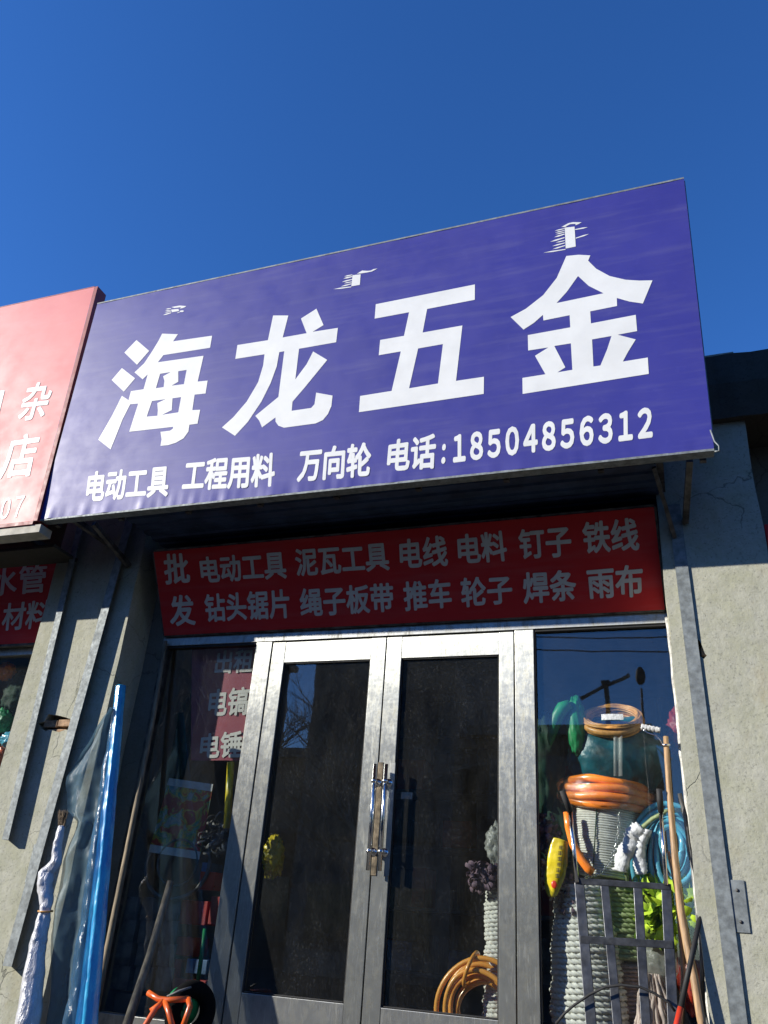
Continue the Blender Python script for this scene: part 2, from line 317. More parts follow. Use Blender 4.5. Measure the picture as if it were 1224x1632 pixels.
# ------------------------------------------------------------------ setting
FLZ = -.14; GZ = -.98
g = struct(MB().box(-300, 300, -300, 300, GZ-.3, GZ).build('ground', M['asphalt']))
struct(MB().box(-60, 60, -3.2, 6, GZ+.001, GZ+.13).build('pavement', M['pave']))
st = MB()
for i in range(5): st.box(-6, 7, -1.25-.3*(4-i), -1.25-.3*(3-i) if i < 4 else .3, GZ+.13, GZ+.13+(FLZ-GZ-.13)*(i+1)/5)
struct(st.build('shop_steps', M['pave']))

# ------------------------------------------------------------------ building
bd = thing('shop_building', 'low grey cement shop row with plastered piers behind the shop signs', 'building', (1, 0, FLZ))
def rough_rect(x0, x1, z0, z1, amp=.004, step=.1, seed=0):
    pts = []
    def run(a, b):
        L = math.dist(a, b); n = max(1, int(L/step))
        for i in range(n):
            t = i/n; px, pz = a[0]+(b[0]-a[0])*t, a[1]+(b[1]-a[1])*t
            k = amp*noise.noise(Vector((px*4+seed, pz*4, seed)))*2 if i else 0
            pts.append((px+k, pz+k*.3))
    run((x0,z0),(x1,z0)); run((x1,z0),(x1,z1)); run((x1,z1),(x0,z1)); run((x0,z1),(x0,z0)); return pts
PY = -.25
lx0 = at(72, 965, PY).x; lx1 = at(210, 957, PY).x
rx0 = at(1063, 960, PY).x; rx1 = at(1218.5, 862, PY).x
ZT = 3.55
def hole(cu, cv, pts): return [(at(cu+a, cv+b, PY).x, at(cu+a, cv+b, PY).z) for a, b in pts]
h1 = hole(0, 0, [(64,1160),(60,1153),(70,1150),(77,1138),(92,1140),(104,1143),(112,1146),(117,1150),(112,1157),(113,1164),(104,1163),(94,1167),(80,1163),(72,1165)])
h2 = hole(0, 0, [(1110.5,1019),(1114,1020),(1117,1024),(1120,1032),(1124,1042),(1127,1044),(1122,1050),(1117,1047),(1113,1042)])
h2b = hole(0, 0, [(1219,1034),(1230,1032),(1230,1040),(1220,1039)])
for (a, b, hs, sd) in ((lx0, lx1, [h1], 1), (rx0, rx1, [h2], 5)):
    p = MB(); o = rough_rect(a, b, FLZ, ZT, .005, .08, sd); p.prism(o, hs, PY, 0.0)
    p.box(a+.01, b-.01, PY+.07, .05, FLZ, ZT-.01)
    p.build('pier', M['plaster'] , bd)
def brickset(cx, cz, specs):
    for (dx, dz, wx, wz, dy) in specs:
        MB().box(cx+dx-wx/2, cx+dx+wx/2, PY+dy, PY+.069, cz+dz-wz/2, cz+dz+wz/2).build('brick', M['brick'], bd, .004)
c1 = at(90, 1153, PY); brickset(c1.x, c1.z, [(-.052,.0,.10,.042,.008),(.055,.004,.095,.042,.004),(.0,-.046,.15,.03,.014)])
c2 = at(1118, 1036, PY); brickset(c2.x, c2.z, [(.012,-.004,.03,.045,.012)])
# neighbouring piers further along (mostly outside the picture) and the wall behind everything
for (a, b) in ((lx0-2.6, lx0-2.2), (rx1+2.6, rx1+3.0)): MB().box(a, b, PY, 0, FLZ, ZT).build('pier', M['plaster'], bd)
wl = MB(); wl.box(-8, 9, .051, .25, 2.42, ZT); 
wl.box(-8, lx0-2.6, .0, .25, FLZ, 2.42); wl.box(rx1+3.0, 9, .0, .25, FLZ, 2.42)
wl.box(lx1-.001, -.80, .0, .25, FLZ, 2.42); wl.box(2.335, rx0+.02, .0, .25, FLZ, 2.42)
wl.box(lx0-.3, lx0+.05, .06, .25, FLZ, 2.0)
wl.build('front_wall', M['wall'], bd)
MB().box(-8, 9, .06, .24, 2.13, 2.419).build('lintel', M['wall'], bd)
# rough parapet beam standing out over the piers
def beam():
    b = MB(); zt = at(1123, 572, -.30).z
    x0, x1 = -8, 9; n = 170
    def prof(u):
        x = x0+(x1-x0)*u; k = noise.noise(Vector((x*3.1, 0, 0)))*.035+noise.noise(Vector((x*11, 3, 0)))*.014
        return x, k
    V = []
    zb = at(1190, 662, -.30).z
    for i in range(n+1):
        x, k = prof(i/n); k2 = noise.noise(Vector((x*5, 7, 0)))*.02
        V += [(x, -.30+k2, zb+k*.3), (x, -.33+k2+k*.2, (zb+zt)/2+k2), (x, -.31+k2, zt+k), (x, .25, zt+.02+k)]
        V += [(x, .25, zb)]
    F = []
    for i in range(n):
        a = i*5; c = a+5
        for j in range(5): F.append((a+j, c+j, c+(j+1) % 5, a+(j+1) % 5))
    b.add(V, F); return b
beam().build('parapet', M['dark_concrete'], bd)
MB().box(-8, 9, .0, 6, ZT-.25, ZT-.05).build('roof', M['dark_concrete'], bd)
MB().box(-.8, 2.35, .25, 4.2, FLZ-.1, FLZ+.001).build('floor', M['floor'], bd)
inn = MB(); inn.box(-8, 9, 4.2, 4.3, FLZ, ZT-.26); inn.box(-.95, -.82, .26, 4.2, FLZ, 3.0); inn.box(2.75, 2.85, .26, 4.2, FLZ, 3.0); inn.box(-8, -7.9, .26, 4.2, FLZ, 3.0); inn.box(8.9, 9, .26, 4.2, FLZ, 3.0)
inn.build('inner_wall', M['inwall'], bd)
MB().box(-8, 9, .26, 4.19, 2.75, 2.85).build('ceiling', M['inwall'], bd)
MB().box(-8, -.81, .25, 4.2, FLZ-.1, FLZ).build('floor', M['floor'], bd); MB().box(2.36, 9, .25, 4.2, FLZ-.1, FLZ).build('floor', M['floor'], bd)
# steel channels on the piers
def channel(pts, wpx, dep, m, name='steel_channel'):
    P = at(*pts[0], PY-dep); Q = at(*pts[1], PY-dep); P = seg_to_z(Q, P, 2.9) if pts[0][1] < 1000 else P
    w_ = wpx; x0 = P.x-w_/2; x1 = Q.x-w_/2
    b = MB()
    def pr(a0, a1, y0, y1):
        b.add([(x1+a0,y0,Q.z),(x1+a1,y0,Q.z),(x1+a1,y1,Q.z),(x1+a0,y1,Q.z),(x0+a0,y0,P.z),(x0+a1,y0,P.z),(x0+a1,y1,P.z),(x0+a0,y1,P.z)],
              [(0,3,2,1),(4,5,6,7),(0,1,5,4),(1,2,6,5),(2,3,7,6),(3,0,4,7)])
    pr(0, w_, PY-dep, PY-dep+.004); pr(0, .004, PY-dep+.0045, PY-.001)
    return b.build(name, m, bd)
channel(((99,957),(8,1338)), .047, .055, M['galv']); channel(((171,957),(11,1540)), .060, .06, M['galv'])
b = MB(); P = at(1084,886,PY-.006); Q = at(1178,1631,PY-.006); b.bar(seg_to_z(P,Q,2.6), seg_to_z(P,Q,FLZ), .062, .008); b.build('steel_channel', M['galv'], bd)
for q in ((54,1376),(1178,1444)):
    P = at(*q, PY-.005); b = MB(); b.box(P.x-.032, P.x+.032, PY-.0055, PY-.001, P.z-.10, P.z+.10); pl = b.build('hinge_plate', M['galv'], bd, .002)
    [MB().tube([(P.x, PY-.008, P.z+dz_), (P.x, PY-.0056, P.z+dz_)], .007, 10).build('bolt', M['angle'], pl) for dz_ in (-.06, .06)]
# lumpy white sealant along the right window jamb
b = MB(); pts = []; rr = []
for i in range(90):
    z = 2.06-i*.0235; pts.append((2.325+.006*noise.noise(Vector((z*9,0,0)))+(.006*(2.06-z)), -.012-.1*max(0,(1.3-z))*.2, z)); rr.append(.011+.006*abs(noise.noise(Vector((z*13,5,0)))))
b.tube(pts, rr, 7); b.build('sealant_bead', M['caulk'], bd)

# ------------------------------------------------------------------ main blue sign
SB = (.0, 0.0)
bb = (-.815+.751)/(4.373-2.63); SP = (-.751-bb*2.63, bb)
c4 = [at(62,828,*SP), at(1138,715,*SP), at(1090,285,*SP), at(155,485,*SP)]
sg = thing('shop_sign', 'large tilted blue shop sign with four big white Chinese characters and a phone number', 'shop sign', (c4[0]+c4[1])/2)
nS = (c4[1]-c4[0]).cross(c4[3]-c4[0]).normalized(); nS = nS if nS.y < 0 else -nS
def signpt(u, v, off=0.0):
    p = (c4[0]*(1-u)+c4[1]*u)*(1-v)+(c4[3]*(1-u)+c4[2]*u)*v
    return p+nS*off
def face(u, v):
    k = 0
    e = max(0, 1-v/.07)
    x = u*4
    k += e*.007*(noise.noise(Vector((x*7, v*3, 0)))+.7*noise.noise(Vector((x*19, v*8, 4))))*(1 if u < .6 else .5)
    k += .0005*noise.noise(Vector((x*2.5, v*5, 9)))
    e2 = max(0, 1-(1-v)/.04); k -= abs(e2*.004*noise.noise(Vector((x*4, 0, 7))))
    return signpt(u, v, k)
MB().grid(face, 200, 60).build('sign_face', M['blue'], sg)
def s3(px, py): return at(px, py, *SP)+nS*.0014
def char(orig, sc, outer, holes=(), name='character', mm=None):
    f = lambda l: [(orig[0]+a*sc, orig[1]+b_*sc) for a, b_ in l]
    b = MB(); b.poly(f(outer), [f(h) for h in holes], s3); return b
k1 = 220/1224
b = char((140,510), k1, [(660,122),(800,127),(757,190),(1103,140),(1085,247),(672,312),(622,376),(1027,318),(975,547),(1063,538),(1045,652),(948,663),(928,800),(997,797),(974,920),(902,930),(893,990),(850,1050),(780,1090),(715,1110),(645,1117),(655,1060),(645,993),(730,982),(755,965),(758,948),(368,992),(448,742),(377,748),(310,880),(203,1148),(93,1062),(215,850),(303,673),(362,712),(383,632),(495,615),(532,483),(487,527),(415,465),(500,385),(570,280),(625,190)],
 [[(642,478),(735,463),(668,500),(680,540),(673,596),(605,606)],[(803,455),(877,444),(853,570),(745,583),(803,548)],[(570,720),(690,703),(617,738),(622,800),(618,850),(523,858)],[(752,695),(828,685),(803,820),(658,842),(745,800)]])
for l in ([(432,178),(545,275),(437,398),(325,290)], [(303,427),(420,518),(320,636),(212,533)]):
    b.poly([(140+a*k1, 510+c*k1) for a, c in l], [], s3)
b.build('character', M['white'], sg)
char((345,480), k1, [(503,128),(638,128),(588,323),(800,285),(750,155),(887,68),(950,213),(853,273),(1077,238),(1062,365),(733,423),(700,695),(800,560),(858,447),(983,522),(870,660),(780,770),(675,892),(668,973),(840,948),(870,915),(885,812),(1030,838),(1020,930),(990,1000),(945,1055),(880,1085),(600,1123),(550,1105),(525,1070),(524,1032),(405,1120),(380,1060),(345,1018),(550,850),(602,445),(558,453),(535,580),(480,730),(400,890),(280,1070),(165,1195),(50,1120),(150,1030),(270,890),(370,720),(415,570),(427,472),(168,513),(187,390),(457,347)]).build('character', M['white'], sg)
char((560,440), 230/1224, [(208,240),(1048,72),(1047,202),(643,280),(605,480),(942,420),(888,890),(1125,855),(1123,1000),(65,1155),(75,1018),(342,975),(420,640),(233,672),(245,543),(447,508),(490,308),(198,362)], [[(567,615),(777,578),(735,912),(490,953)]]).build('character', M['white'], sg)
char((805,400), 240/1224, [(498,42),(600,32),(693,37),(675,80),(740,145),(850,205),(980,235),(1090,242),(1198,240),(1120,428),(1010,412),(908,383),(910,448),(692,492),(698,590),(1062,520),(1073,652),(915,682),(1062,720),(1000,820),(957,900),(1160,867),(1168,1000),(143,1163),(141,1033),(328,1003),(243,853),(352,785),(188,810),(185,685),(530,622),(525,523),(312,566),(308,520),(235,585),(150,640),(45,538),(170,470),(310,360),(420,220)],
 [[(593,205),(680,285),(800,345),(418,425),(500,335)],[(400,773),(535,752),(547,967),(425,988),(490,947)],[(707,720),(865,692),(830,800),(775,932),(718,940)]]).build('character', M['white'], sg)
def script_mark(orig, sc, polys, slims):
    b = MB()
    for p in polys: b.poly([(orig[0]+x*sc, orig[1]+y*sc) for x, y in p], [], s3)
    for (p, q, w0) in slims:
        p = Vector(p); q = Vector(q); d = (q-p).normalized(); n = Vector((-d.y, d.x))
        m_ = p*.6+q*.4
        pl = [p, m_+n*w0, q+n*w0*.6, q-n*w0*.6, m_-n*w0]
        b.poly([(orig[0]+x.x*sc, orig[1]+x.y*sc) for x in pl], [], s3)
    b.build('script_mark', M['white'], sg)
script_mark((860,340), 100/1224, [[(490,282),(682,262),(705,650),(510,690)],[(425,270),(560,195),(650,175),(820,178),(760,212),(700,235),(705,208),(600,213),(540,243),(500,272)]],
 [((295,345),(487,300),11),((300,380),(487,338),10),((310,414),(487,372),10),((285,470),(487,408),14),((205,560),(487,476),14),((315,574),(490,533),10),((245,645),(495,578),12),((250,705),(500,630),12),((75,772),(505,705),12),((945,272),(692,320),12),((965,405),(704,488),12)])
script_mark((520,410), 100/1224, [[(515,352),(672,335),(655,540),(490,570)],[(600,322),(700,262),(800,268),(870,262),(920,235),(1000,222),(890,280),(800,298),(680,318)]],
 [((350,378),(510,345),11),((335,418),(508,380),14),((305,485),(505,434),12),((345,510),(500,482),10),((285,575),(492,520),12),((140,625),(488,580),12)])
script_mark((250,470), 80/1224, [[(355,300),(560,262),(720,275),(690,300),(620,328),(560,335),(600,300),(430,322)],[(350,362),(530,345),(545,395),(370,425)]],
 [((215,352),(350,332),12),((200,392),(346,380),10),((195,432),(346,408),10),((150,497),(352,438),14),((490,445),(560,425),8),((670,395),(560,405),22)])
T = lambda s, a, b_, c, d, bold=.034, track=1: lettering(s, a, b_, c, d, SP, M['white'], sg, bold, track, .0012)
T('电动工具', (142,752),(272,740.5),(267.5,791.5),(135.5,801))
T('工程用料', (296,733),(440,721),(437.5,776),(289,784))
T('万向轮', (478,716),(592.5,704),(591,760),(472.5,769))
T('电话', (620,702),(696,690),(694,747),(615.5,753))
T(':', (705,708),(711,707),(710,739),(703,740), .03)
T('１８５０４８５６３１２', (722,693),(1040,648),(1040.5,698),(722,738.5), .042, .64)
# rim, back frame, brackets, soffit
rim = MB(); rw = .022
for (u0, v0, u1, v1) in ((0,0,1,0),(0,1,1,1)):
    rim.bar(signpt(u0,v0,-.03)+(signpt(u0,v0)-signpt(u0,.5)).normalized()*.006, signpt(u1,v1,-.03)+(signpt(u1,v1)-signpt(u1,.5)).normalized()*.006, .012, .062)
for u in (0, 1): rim.bar(signpt(u,0.006,-.032), signpt(u,.994,-.032), .010, .055)
rim.build('rim', M['galv'], sg)
fr = MB()
for v in (.02, .35, .68, .98): fr.bar(signpt(.01,v,-.085), signpt(.99,v,-.085), .035, .035)
for i in range(9): fr.bar(signpt(.012+.122*i,.0,-.121), signpt(.012+.122*i,1,-.121), .03, .03)
fr.build('back_frame', M['angle'], sg)
zs = c4[0].z+.005
for x in (-1.22, -.5, .4, 1.3, 2.36):
    b = MB(); b.bar(Vector((x, -.64, zs+.05)), Vector((x, -.02 if -.7 < x < 2.2 else PY-.005, zs+.05)), .035, .035, Vector((0,0,1))); b.build('bracket', M['angle'], sg); b = MB()
    b.bar(Vector((x+.04, -.64, zs+1.35)), Vector((x+.04, -.02, zs+.95)), .03, .03, Vector((1,0,0))); b.build('bracket', M['angle'], sg)
b = MB(); b.bar(Vector((2.50, -.62, zs+.0)), Vector((2.46, PY-.01, zs-.16)), .03, .03, Vector((1,0,0))); b.build('bracket', M['angle'], sg); b = MB(); b.bar(Vector((2.33, -.55, zs+.02)), Vector((2.40, PY-.01, zs-.24)), .025, .02, Vector((1,0,0))); b.build('bracket', M['angle'], sg)
b = MB(); b.bar(Vector((-1.05, -.62, zs)), Vector((-1.0, PY-.01, zs-.14)), .03, .03, Vector((1,0,0))); b.build('bracket', M['angle'], sg)
sf = MB(); V = []; F = []; n = 0; ys = []
y = -.68
while y < -.02: ys += [(y, 0), (y+.05, 0), (y+.058, .012), (y+.085, .012), (y+.093, 0)]; y += .093
for (yy, dz) in ys: V += [(-.83, yy, zs+.02+dz), (2.34, yy, zs+.02+dz)]
for i in range(len(ys)-1): F.append((2*i, 2*i+1, 2*i+3, 2*i+2))
sf.add(V, F); sf.build('soffit_sheet', M['soffit'], sg)
# curled end of the cloth at the lower right corner
b = MB(); P = c4[1]; b.tube([P+Vector((-.005,-.01,.10)), P+Vector((.006,-.014,.03)), P+Vector((.022,-.012,.005)), P+Vector((.02,-.006,-.02)), P+Vector((0,-.006,-.02))], .004, 6); b.build('binding_wire', M['galv'], sg)

# ------------------------------------------------------------------ red neighbouring sign
RP = (-.775, 0.0)
rs = thing('shop_sign', 'red neighbouring shop sign paled by painted-in glare, left of the blue sign', 'shop sign', at(57,832,*RP))
q = [at(53,830,*RP), at(150.5,457.5,*RP)]; L = Vector((2.6, 0, 0))
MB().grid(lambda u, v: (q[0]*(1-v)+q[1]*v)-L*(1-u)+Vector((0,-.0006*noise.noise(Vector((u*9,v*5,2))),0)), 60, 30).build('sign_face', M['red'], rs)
b = MB(); q2 = [at(59,829.5,*RP), at(156,456,*RP)]
b.add([q[0]+Vector((.001,0,0)), q2[0], q2[1], q[1]+Vector((.001,0,0)), q[0]+Vector((.001,.1,0)), q2[0]+Vector((0,.1,0)), q2[1]+Vector((0,.1,0)), q[1]+Vector((.001,.1,0))], [(0,1,2,3),(1,5,6,2),(0,4,5,1),(3,2,6,7)])
b.bar(q[0]-L+Vector((0,.05,-.012)), q[0]+Vector((.0,.05,-.012)), .022, .1); b.bar(q[1]-L+Vector((0,.05,.006)), q[1]+Vector((.0,.05,.006)), .008, .1)
b.build('rim', M['redpaint'], rs)
b = MB(); b.box(q[0].x-2.6, q[0].x+.06, -.765, -.66, q[0].z-.078, q[0].z-.024); b.build('fascia_board', M['cream'], rs)
MB().box(q[0].x-2.6, q[0].x-.05, -.5, PY-.01, q[0].z-.05, q[0].z-.03).build('soffit_sheet', M['dark_concrete'], rs)
for x in (q[0].x-.3, q[0].x-2.2): 
    b = MB(); b.bar(Vector((x,-.66,q[0].z+.05)), Vector((x,PY-.02,q[0].z+.05)), .035, .035, Vector((0,0,1))); b.build('bracket', M['angle'], rs)
T2 = lambda s, a, b_, c, d, bold=.02, track=1: lettering(s, a, b_, c, d, RP, M['white'], rs, bold, track, .002)
T2('日', (-38,630),(8,622),(-2,664),(-50,672)); T2('杂', (44,612),(88,606),(72,668),(26,672)); T2('店', (16,696),(66,688),(52,760),(-4,764)); T2('５０７', (-14,798),(41,789),(33,824),(-22,832), .012, .64)

# ------------------------------------------------------------------ red banners over the shopfronts
bz0, bz1 = 2.098, 2.564; k = (-.319+.03)/(bz1-bz0); BP = (-.03-k*bz0, k)
cb = [at(262,1013,*BP), at(1059.5,971.5,*BP), at(1042,808,*BP), at(245,880,*BP)]
bn = thing('shop_banner', 'long dark red banner with two rows of grey characters above the glass doors', 'banner', (cb[0]+cb[1])/2)
nB = (cb[1]-cb[0]).cross(cb[3]-cb[0]).normalized(); nB = nB if nB.y < 0 else -nB
def bf(u, v): return (cb[0]*(1-u)+cb[1]*u)*(1-v)+(cb[3]*(1-u)+cb[2]*u)*v+nB*.0008*noise.noise(Vector((u*18, v*3, 1)))
MB().grid(bf, 90, 16).build('banner_face', M['red2'], bn)
b = MB()
for (i, j) in ((0,1),(1,2),(2,3),(3,0)):
    ins = nB*-.022; b.bar(cb[i]+ins, cb[j]+ins, .025, .036, -nB)
b.build('frame', M['angle'], bn)
T3 = lambda s, a, b_, c, d, bold=.028: lettering(s, a, b_, c, d, BP, M['greyprint'], bn, bold, 1, .002)
T3('批', (260,883),(299,880),(304.5,929),(263,932)); T3('发', (269,949),(308,946.5),(313,996),(272,999))
T3('电动工具', (317,888),(454,877),(458,922),(322,930)); T3('泥瓦工具', (469,875),(617.5,863),(622,909),(472.5,919))
T3('电线', (636,860),(711,852),(715,902),(638,907)); T3('电料', (728,852),(805,845),(810,894),(731,900))
T3('钉子', (825,844),(909,836),(912,887),(828.5,892)); T3('铁线', (927,832),(1015,824),(1020,877),(930,883))
T3('钻头锯片', (325,947),(460.5,938),(463,985),(328,992)); T3('绳子板带', (476.5,938),(626,928),(629,974.5),(479.5,984))
T3('推车', (641.5,927),(718,921),(721,968),(645,974.5)); T3('轮子', (733,921),(815,915.5),(818,961),(736,969))
T3('焊条', (832,912),(917,907),(920,957),(835,963)); T3('雨布', (934,906),(1024,898),(1025.5,951),(938.5,955))
# left neighbour's banner
LP = (-.06, 0.0)
cl = [at(57,1024,*LP), at(99,874,*LP)]; L2 = Vector((2.0,0,0))
lb = thing('shop_banner', 'shaded red banner with grey characters under the pale red sign at far left', 'banner', cl[0]-L2/2)
MB().grid(lambda u, v: (cl[0]*(1-v)+cl[1]*v)-L2*(1-u), 20, 8).build('banner_face', M['red2'], lb)
MB().bar(cl[0]-L2+Vector((0,.02,0)), cl[0]+Vector((0,.02,0)), .03, .035).bar(cl[0]+Vector((0,.02,0)), cl[1]+Vector((0,.02,0)), .03, .03).build('frame', M['angle'], lb)
for s, a, b_, c, d in (('水管', (-14,905),(76,898),(73,944),(-20,952)), ('材料', (6,962),(84,955),(75,1001),(2,1006)), ('饰', (-50,966),(-4,962),(-8,1006),(-56,1010))):
    lettering(s, a, b_, c, d, LP, M['greyprint'], lb, .022, 1, .002)

# ------------------------------------------------------------------ shopfront with doors
sf = thing('shopfront', 'brushed steel shopfront with double glass doors between two tall windows', 'shopfront', (.75, .02, FLZ))
HB, HT = 2.033, 2.094
X = dict(l0=-.80, w0=-.76, ml0=-.112, ml1=0.0, dm=.749, dr=1.505, mr=1.613, r0=2.318, r1=2.334)
def part(name, m, parent, *boxes, bevel=.002):
    b = MB()
    for q_ in boxes: b.box(*q_)
    return b.build(name, m, parent, bevel)
part('head_rail', M['steel2'], sf, (X['l0'], X['r1'], -.004, .06, HB, HT))
part('mullion', M['steel'], sf, (X['ml0'], X['ml1']-.004, -.001, .06, FLZ, HB-.001)); part('mullion', M['steel'], sf, (X['dr']+.004, X['mr'], -.001, .06, FLZ, HB-.001))
part('side_post', M['angle'], sf, (X['l0'], X['w0'], 0, .06, FLZ, HB-.001)); part('side_post', M['steel2'], sf, (X['r0'], X['r1'], 0, .06, FLZ, HB-.001))
part('window_sill', M['steel2'], sf, (X['w0']+.001, X['ml0']-.001, 0, .06, FLZ, .0)); part('window_sill', M['steel2'], sf, (X['mr']+.001, X['r0']-.001, 0, .06, FLZ, .0))
part('glass_pane', M['glass3'], sf, (X['w0'], X['ml0'], .028, .029, .0, HB), bevel=0); part('glass_pane', M['glass2'], sf, (X['mr'], X['r0'], .028, .029, .0, HB), bevel=0)
part('gasket', M['rubber'], sf, (X['mr']+.001, X['mr']+.009, .004, .027, .0, HB-.001))
for q_ in ((X['mr']+.01, X['r0']-.001), (X['w0'], X['ml0']-.001)): part('gasket', M['rubber'], sf, (*q_, .004, .027, HB-.014, HB-.001))
def door(x0, x1, g0, g1, side, plate):
    d = MB().box(g0, g1, .026, .027, .158, 1.896).build('door', M['glass'], sf)     # the door's own mesh is its glass
    d.name = 'door'; zt = HB-.006; zb = FLZ+.012
    part('stile', M['steel'], d, (x0+.004, g0, .004, .05, zb, zt)); part('stile', M['steel'], d, (g1, x1-.004, .004, .05, zb, zt))
    part('top_rail', M['steel'], d, (g0+.001, g1-.001, .006, .048, 1.896, zt-.001)); part('bottom_rail', M['steel2'], d, (g0+.001, g1-.001, .006, .048, zb, .158))
    part('gasket', M['rubber'], d, (g0+.001, g0+.008, .012, .025, .159, 1.895), (g1-.008, g1-.001, .012, .025, .159, 1.895), (g0+.009, g1-.009, .012, .025, .159, .166), (g0+.009, g1-.009, .012, .025, 1.888, 1.895))
    xh = (at(593, 1300, -.05).x if side else at(611, 1300, -.05).x)
    zt_, zb_ = at(600, 1218, -.05).z, at(600, 1388, -.05).z
    h = MB(); h.tube([(xh, -.055, zb_), (xh, -.055, zt_)], .011, 12)
    hd = h.build('handle', M['chrome'], d)
    for z in (at(600,1245,-.05).z, at(600,1357,-.05).z):
        s = MB(); s.tube([(xh, -.054, z), (xh, .004, z)], .009, 10); s.ball((xh, -.055, z), .017, .017, .014, 12, 8); s.tube([(xh, -.002, z), (xh, .0035, z)], .022, 14)
        s.build('standoff', M['chrome'], hd)
    xp = xh+.012 if side else xh+.018
    part('backplate', plate, d, (xp-.015, xp+.015, .0, .0038, zb_-.02, zt_+.02))
    return d
d1 = door(0, X['dm'], .09, .655, 1, M['brass']); d2 = door(X['dm'], X['dr'], .845, 1.42, 0, M['steel2'])
MB().box(X['dm']-.006, X['dm']+.006, .051, .056, FLZ+.02, HB-.01).build('meeting_strip', M['rubber'], sf)
# neighbour's shopfront at far left
xr = at(54, 1035, 0).x
nf = thing('shopfront', 'window of the neighbouring shop at the left edge under a red banner', 'shopfront', (xr-1, 0, FLZ))
zt = at(20, 1033, 0).z
part('head_rail', M['steel2'], nf, (xr-2, xr+.04, -.004, .05, zt-.055, zt)); part('glass_pane', M['glass2'], nf, (xr-2, xr+.04, .028, .029, FLZ, zt-.056), bevel=0)
part('mullion', M['steel'], nf, (xr-1.1, xr-1.02, -.001, .05, FLZ, zt-.056))
# neighbour's dark shopfront right of the right pier
xx = rx1
rf = thing('shopfront', 'dark recessed shopfront of the next shop beyond the right pier', 'shopfront', (xx+1.3, .02, FLZ))
part('head_rail', M['steel2'], rf, (xx, xx+2.6, .0, .05, 2.03, 2.09)); part('glass_pane', M['glass2'], rf, (xx, xx+2.6, .028, .029, FLZ, 2.03), bevel=0)
part('mullion', M['steel'], rf, (xx+.8, xx+.9, -.001, .05, FLZ, 2.029)); part('mullion', M['steel'], rf, (xx+1.7, xx+1.8, -.001, .05, FLZ, 2.029))
rb = tag(MB().box(xx+.04, xx+2.5, -.03, .0, 2.13, 2.55).build('shop_banner', M['red2']), 'sliver of a dark red banner in the shade at the right edge', 'banner')

# ------------------------------------------------------------------ goods behind the right window
def coil(c, R_, r, n, axis, dz, m, name, lab, cat, jit=.004, seg=48, prof=None, squash=1, top_narrow=0, parent=None):
    """bundle of n turns about an axis"""
    rnd = random.Random(len(lab)+n); b = MB(); ax = axis.normalized(); u = ax.orthogonal().normalized(); v = ax.cross(u)
    for i in range(n):
        k = (i-(n-1)/2); off = ax*k*dz; Rr = R_+rnd.uniform(-jit, jit)-top_narrow*abs(k); p0 = rnd.uniform(0, 6)
        pts = [Vector(c)+off+u*Rr*math.cos(t)+v*Rr*squash*math.sin(t)+ax*jit*math.sin(2*t+p0) for t in [2*math.pi*j/seg for j in range(seg)]]
        b.tube(pts, r, 8, True)
    o = b.build(name, m, parent)
    if not parent: tag(o, lab, cat)
    return o
def spool(c0, c1, R0, R1, rr, m, name, lab, cat, strands=True, bulge=.0, grp=None, seg=None):
    c0 = Vector(c0); c1 = Vector(c1); ax = (c1-c0); H = ax.length; ax.normalize(); u = ax.orthogonal().normalized(); v = ax.cross(u)
    turns = H/(rr*1.93); seg = seg or (84 if strands else 40); n = int(turns*seg); pts = []
    for i in range(n+1):
        t = i/n; a = 2*math.pi*turns*t; Rr = (R0*(1-t)+R1*t)+bulge*math.sin(math.pi*t)+.016*noise.noise(Vector((t*turns*.37, 0, H)))*(1 if strands else .25)+(.006*noise.noise(Vector((math.cos(a)*1.7, math.sin(a)*1.7, t*turns*1.3))) if strands else 0)
        pts.append(c0+ax*H*t+u*Rr*math.cos(a)+v*Rr*math.sin(a))
    b = MB()
    if strands: b.tube(pts, rr*1.1, 15, False, lambda th: .58+.46*abs(math.cos(1.5*th)), 2*math.pi/(rr*8))
    else: b.tube(pts, rr, 6)
    b.tube([c0+ax*.0, c1], [R0-rr*.6, R1-rr*.6], 20)
    o = b.build(name, m); return tag(o, lab, cat, grp)
def ribbons(b, c, size, n, wd, rnd, loops=True, seg=10):
    c = Vector(c)
    for i in range(n):
        p = c+Vector((rnd.uniform(-1,1)*size[0], rnd.uniform(-1,1)*size[1], rnd.uniform(-1,1)*size[2]))*.75
        d = Vector((rnd.uniform(-1,1), rnd.uniform(-.5,.5), rnd.uniform(-1,1))).normalized(); s = d.orthogonal().normalized(); s.rotate(Matrix.Rotation(rnd.uniform(0,6), 3, d))
        turn = Matrix.Rotation(rnd.uniform(.25,.6)*rnd.choice((-1,1)), 3, s); tw = rnd.uniform(-.25,.25); st = min(size[0],size[2])*.16; V = []
        ww = wd*rnd.uniform(.6,1.3)
        for j in range(seg+1):
            e = math.sin(math.pi*(j+.6)/(seg+1.2))**.5; V += [p-s*ww*e, p+d.cross(s)*ww*.35*e, p+s*ww*e]
            p = p+d*st; d = (turn@d).normalized(); d.rotate(Matrix.Rotation(tw*.4, 3, s)); 
            q_ = (p-c); 
            if abs(q_.x) > size[0] or abs(q_.z) > size[2] or abs(q_.y) > size[1]: d = (d-q_.normalized()*.9).normalized()
            s = (s-d*s.dot(d)).normalized()
        F = []
        for j in range(seg): F += [(3*j,3*j+1,3*j+4,3*j+3),(3*j+1,3*j+2,3*j+5,3*j+4)]
        b.add(V, F, True)
    return b
rnd = random.Random(3)
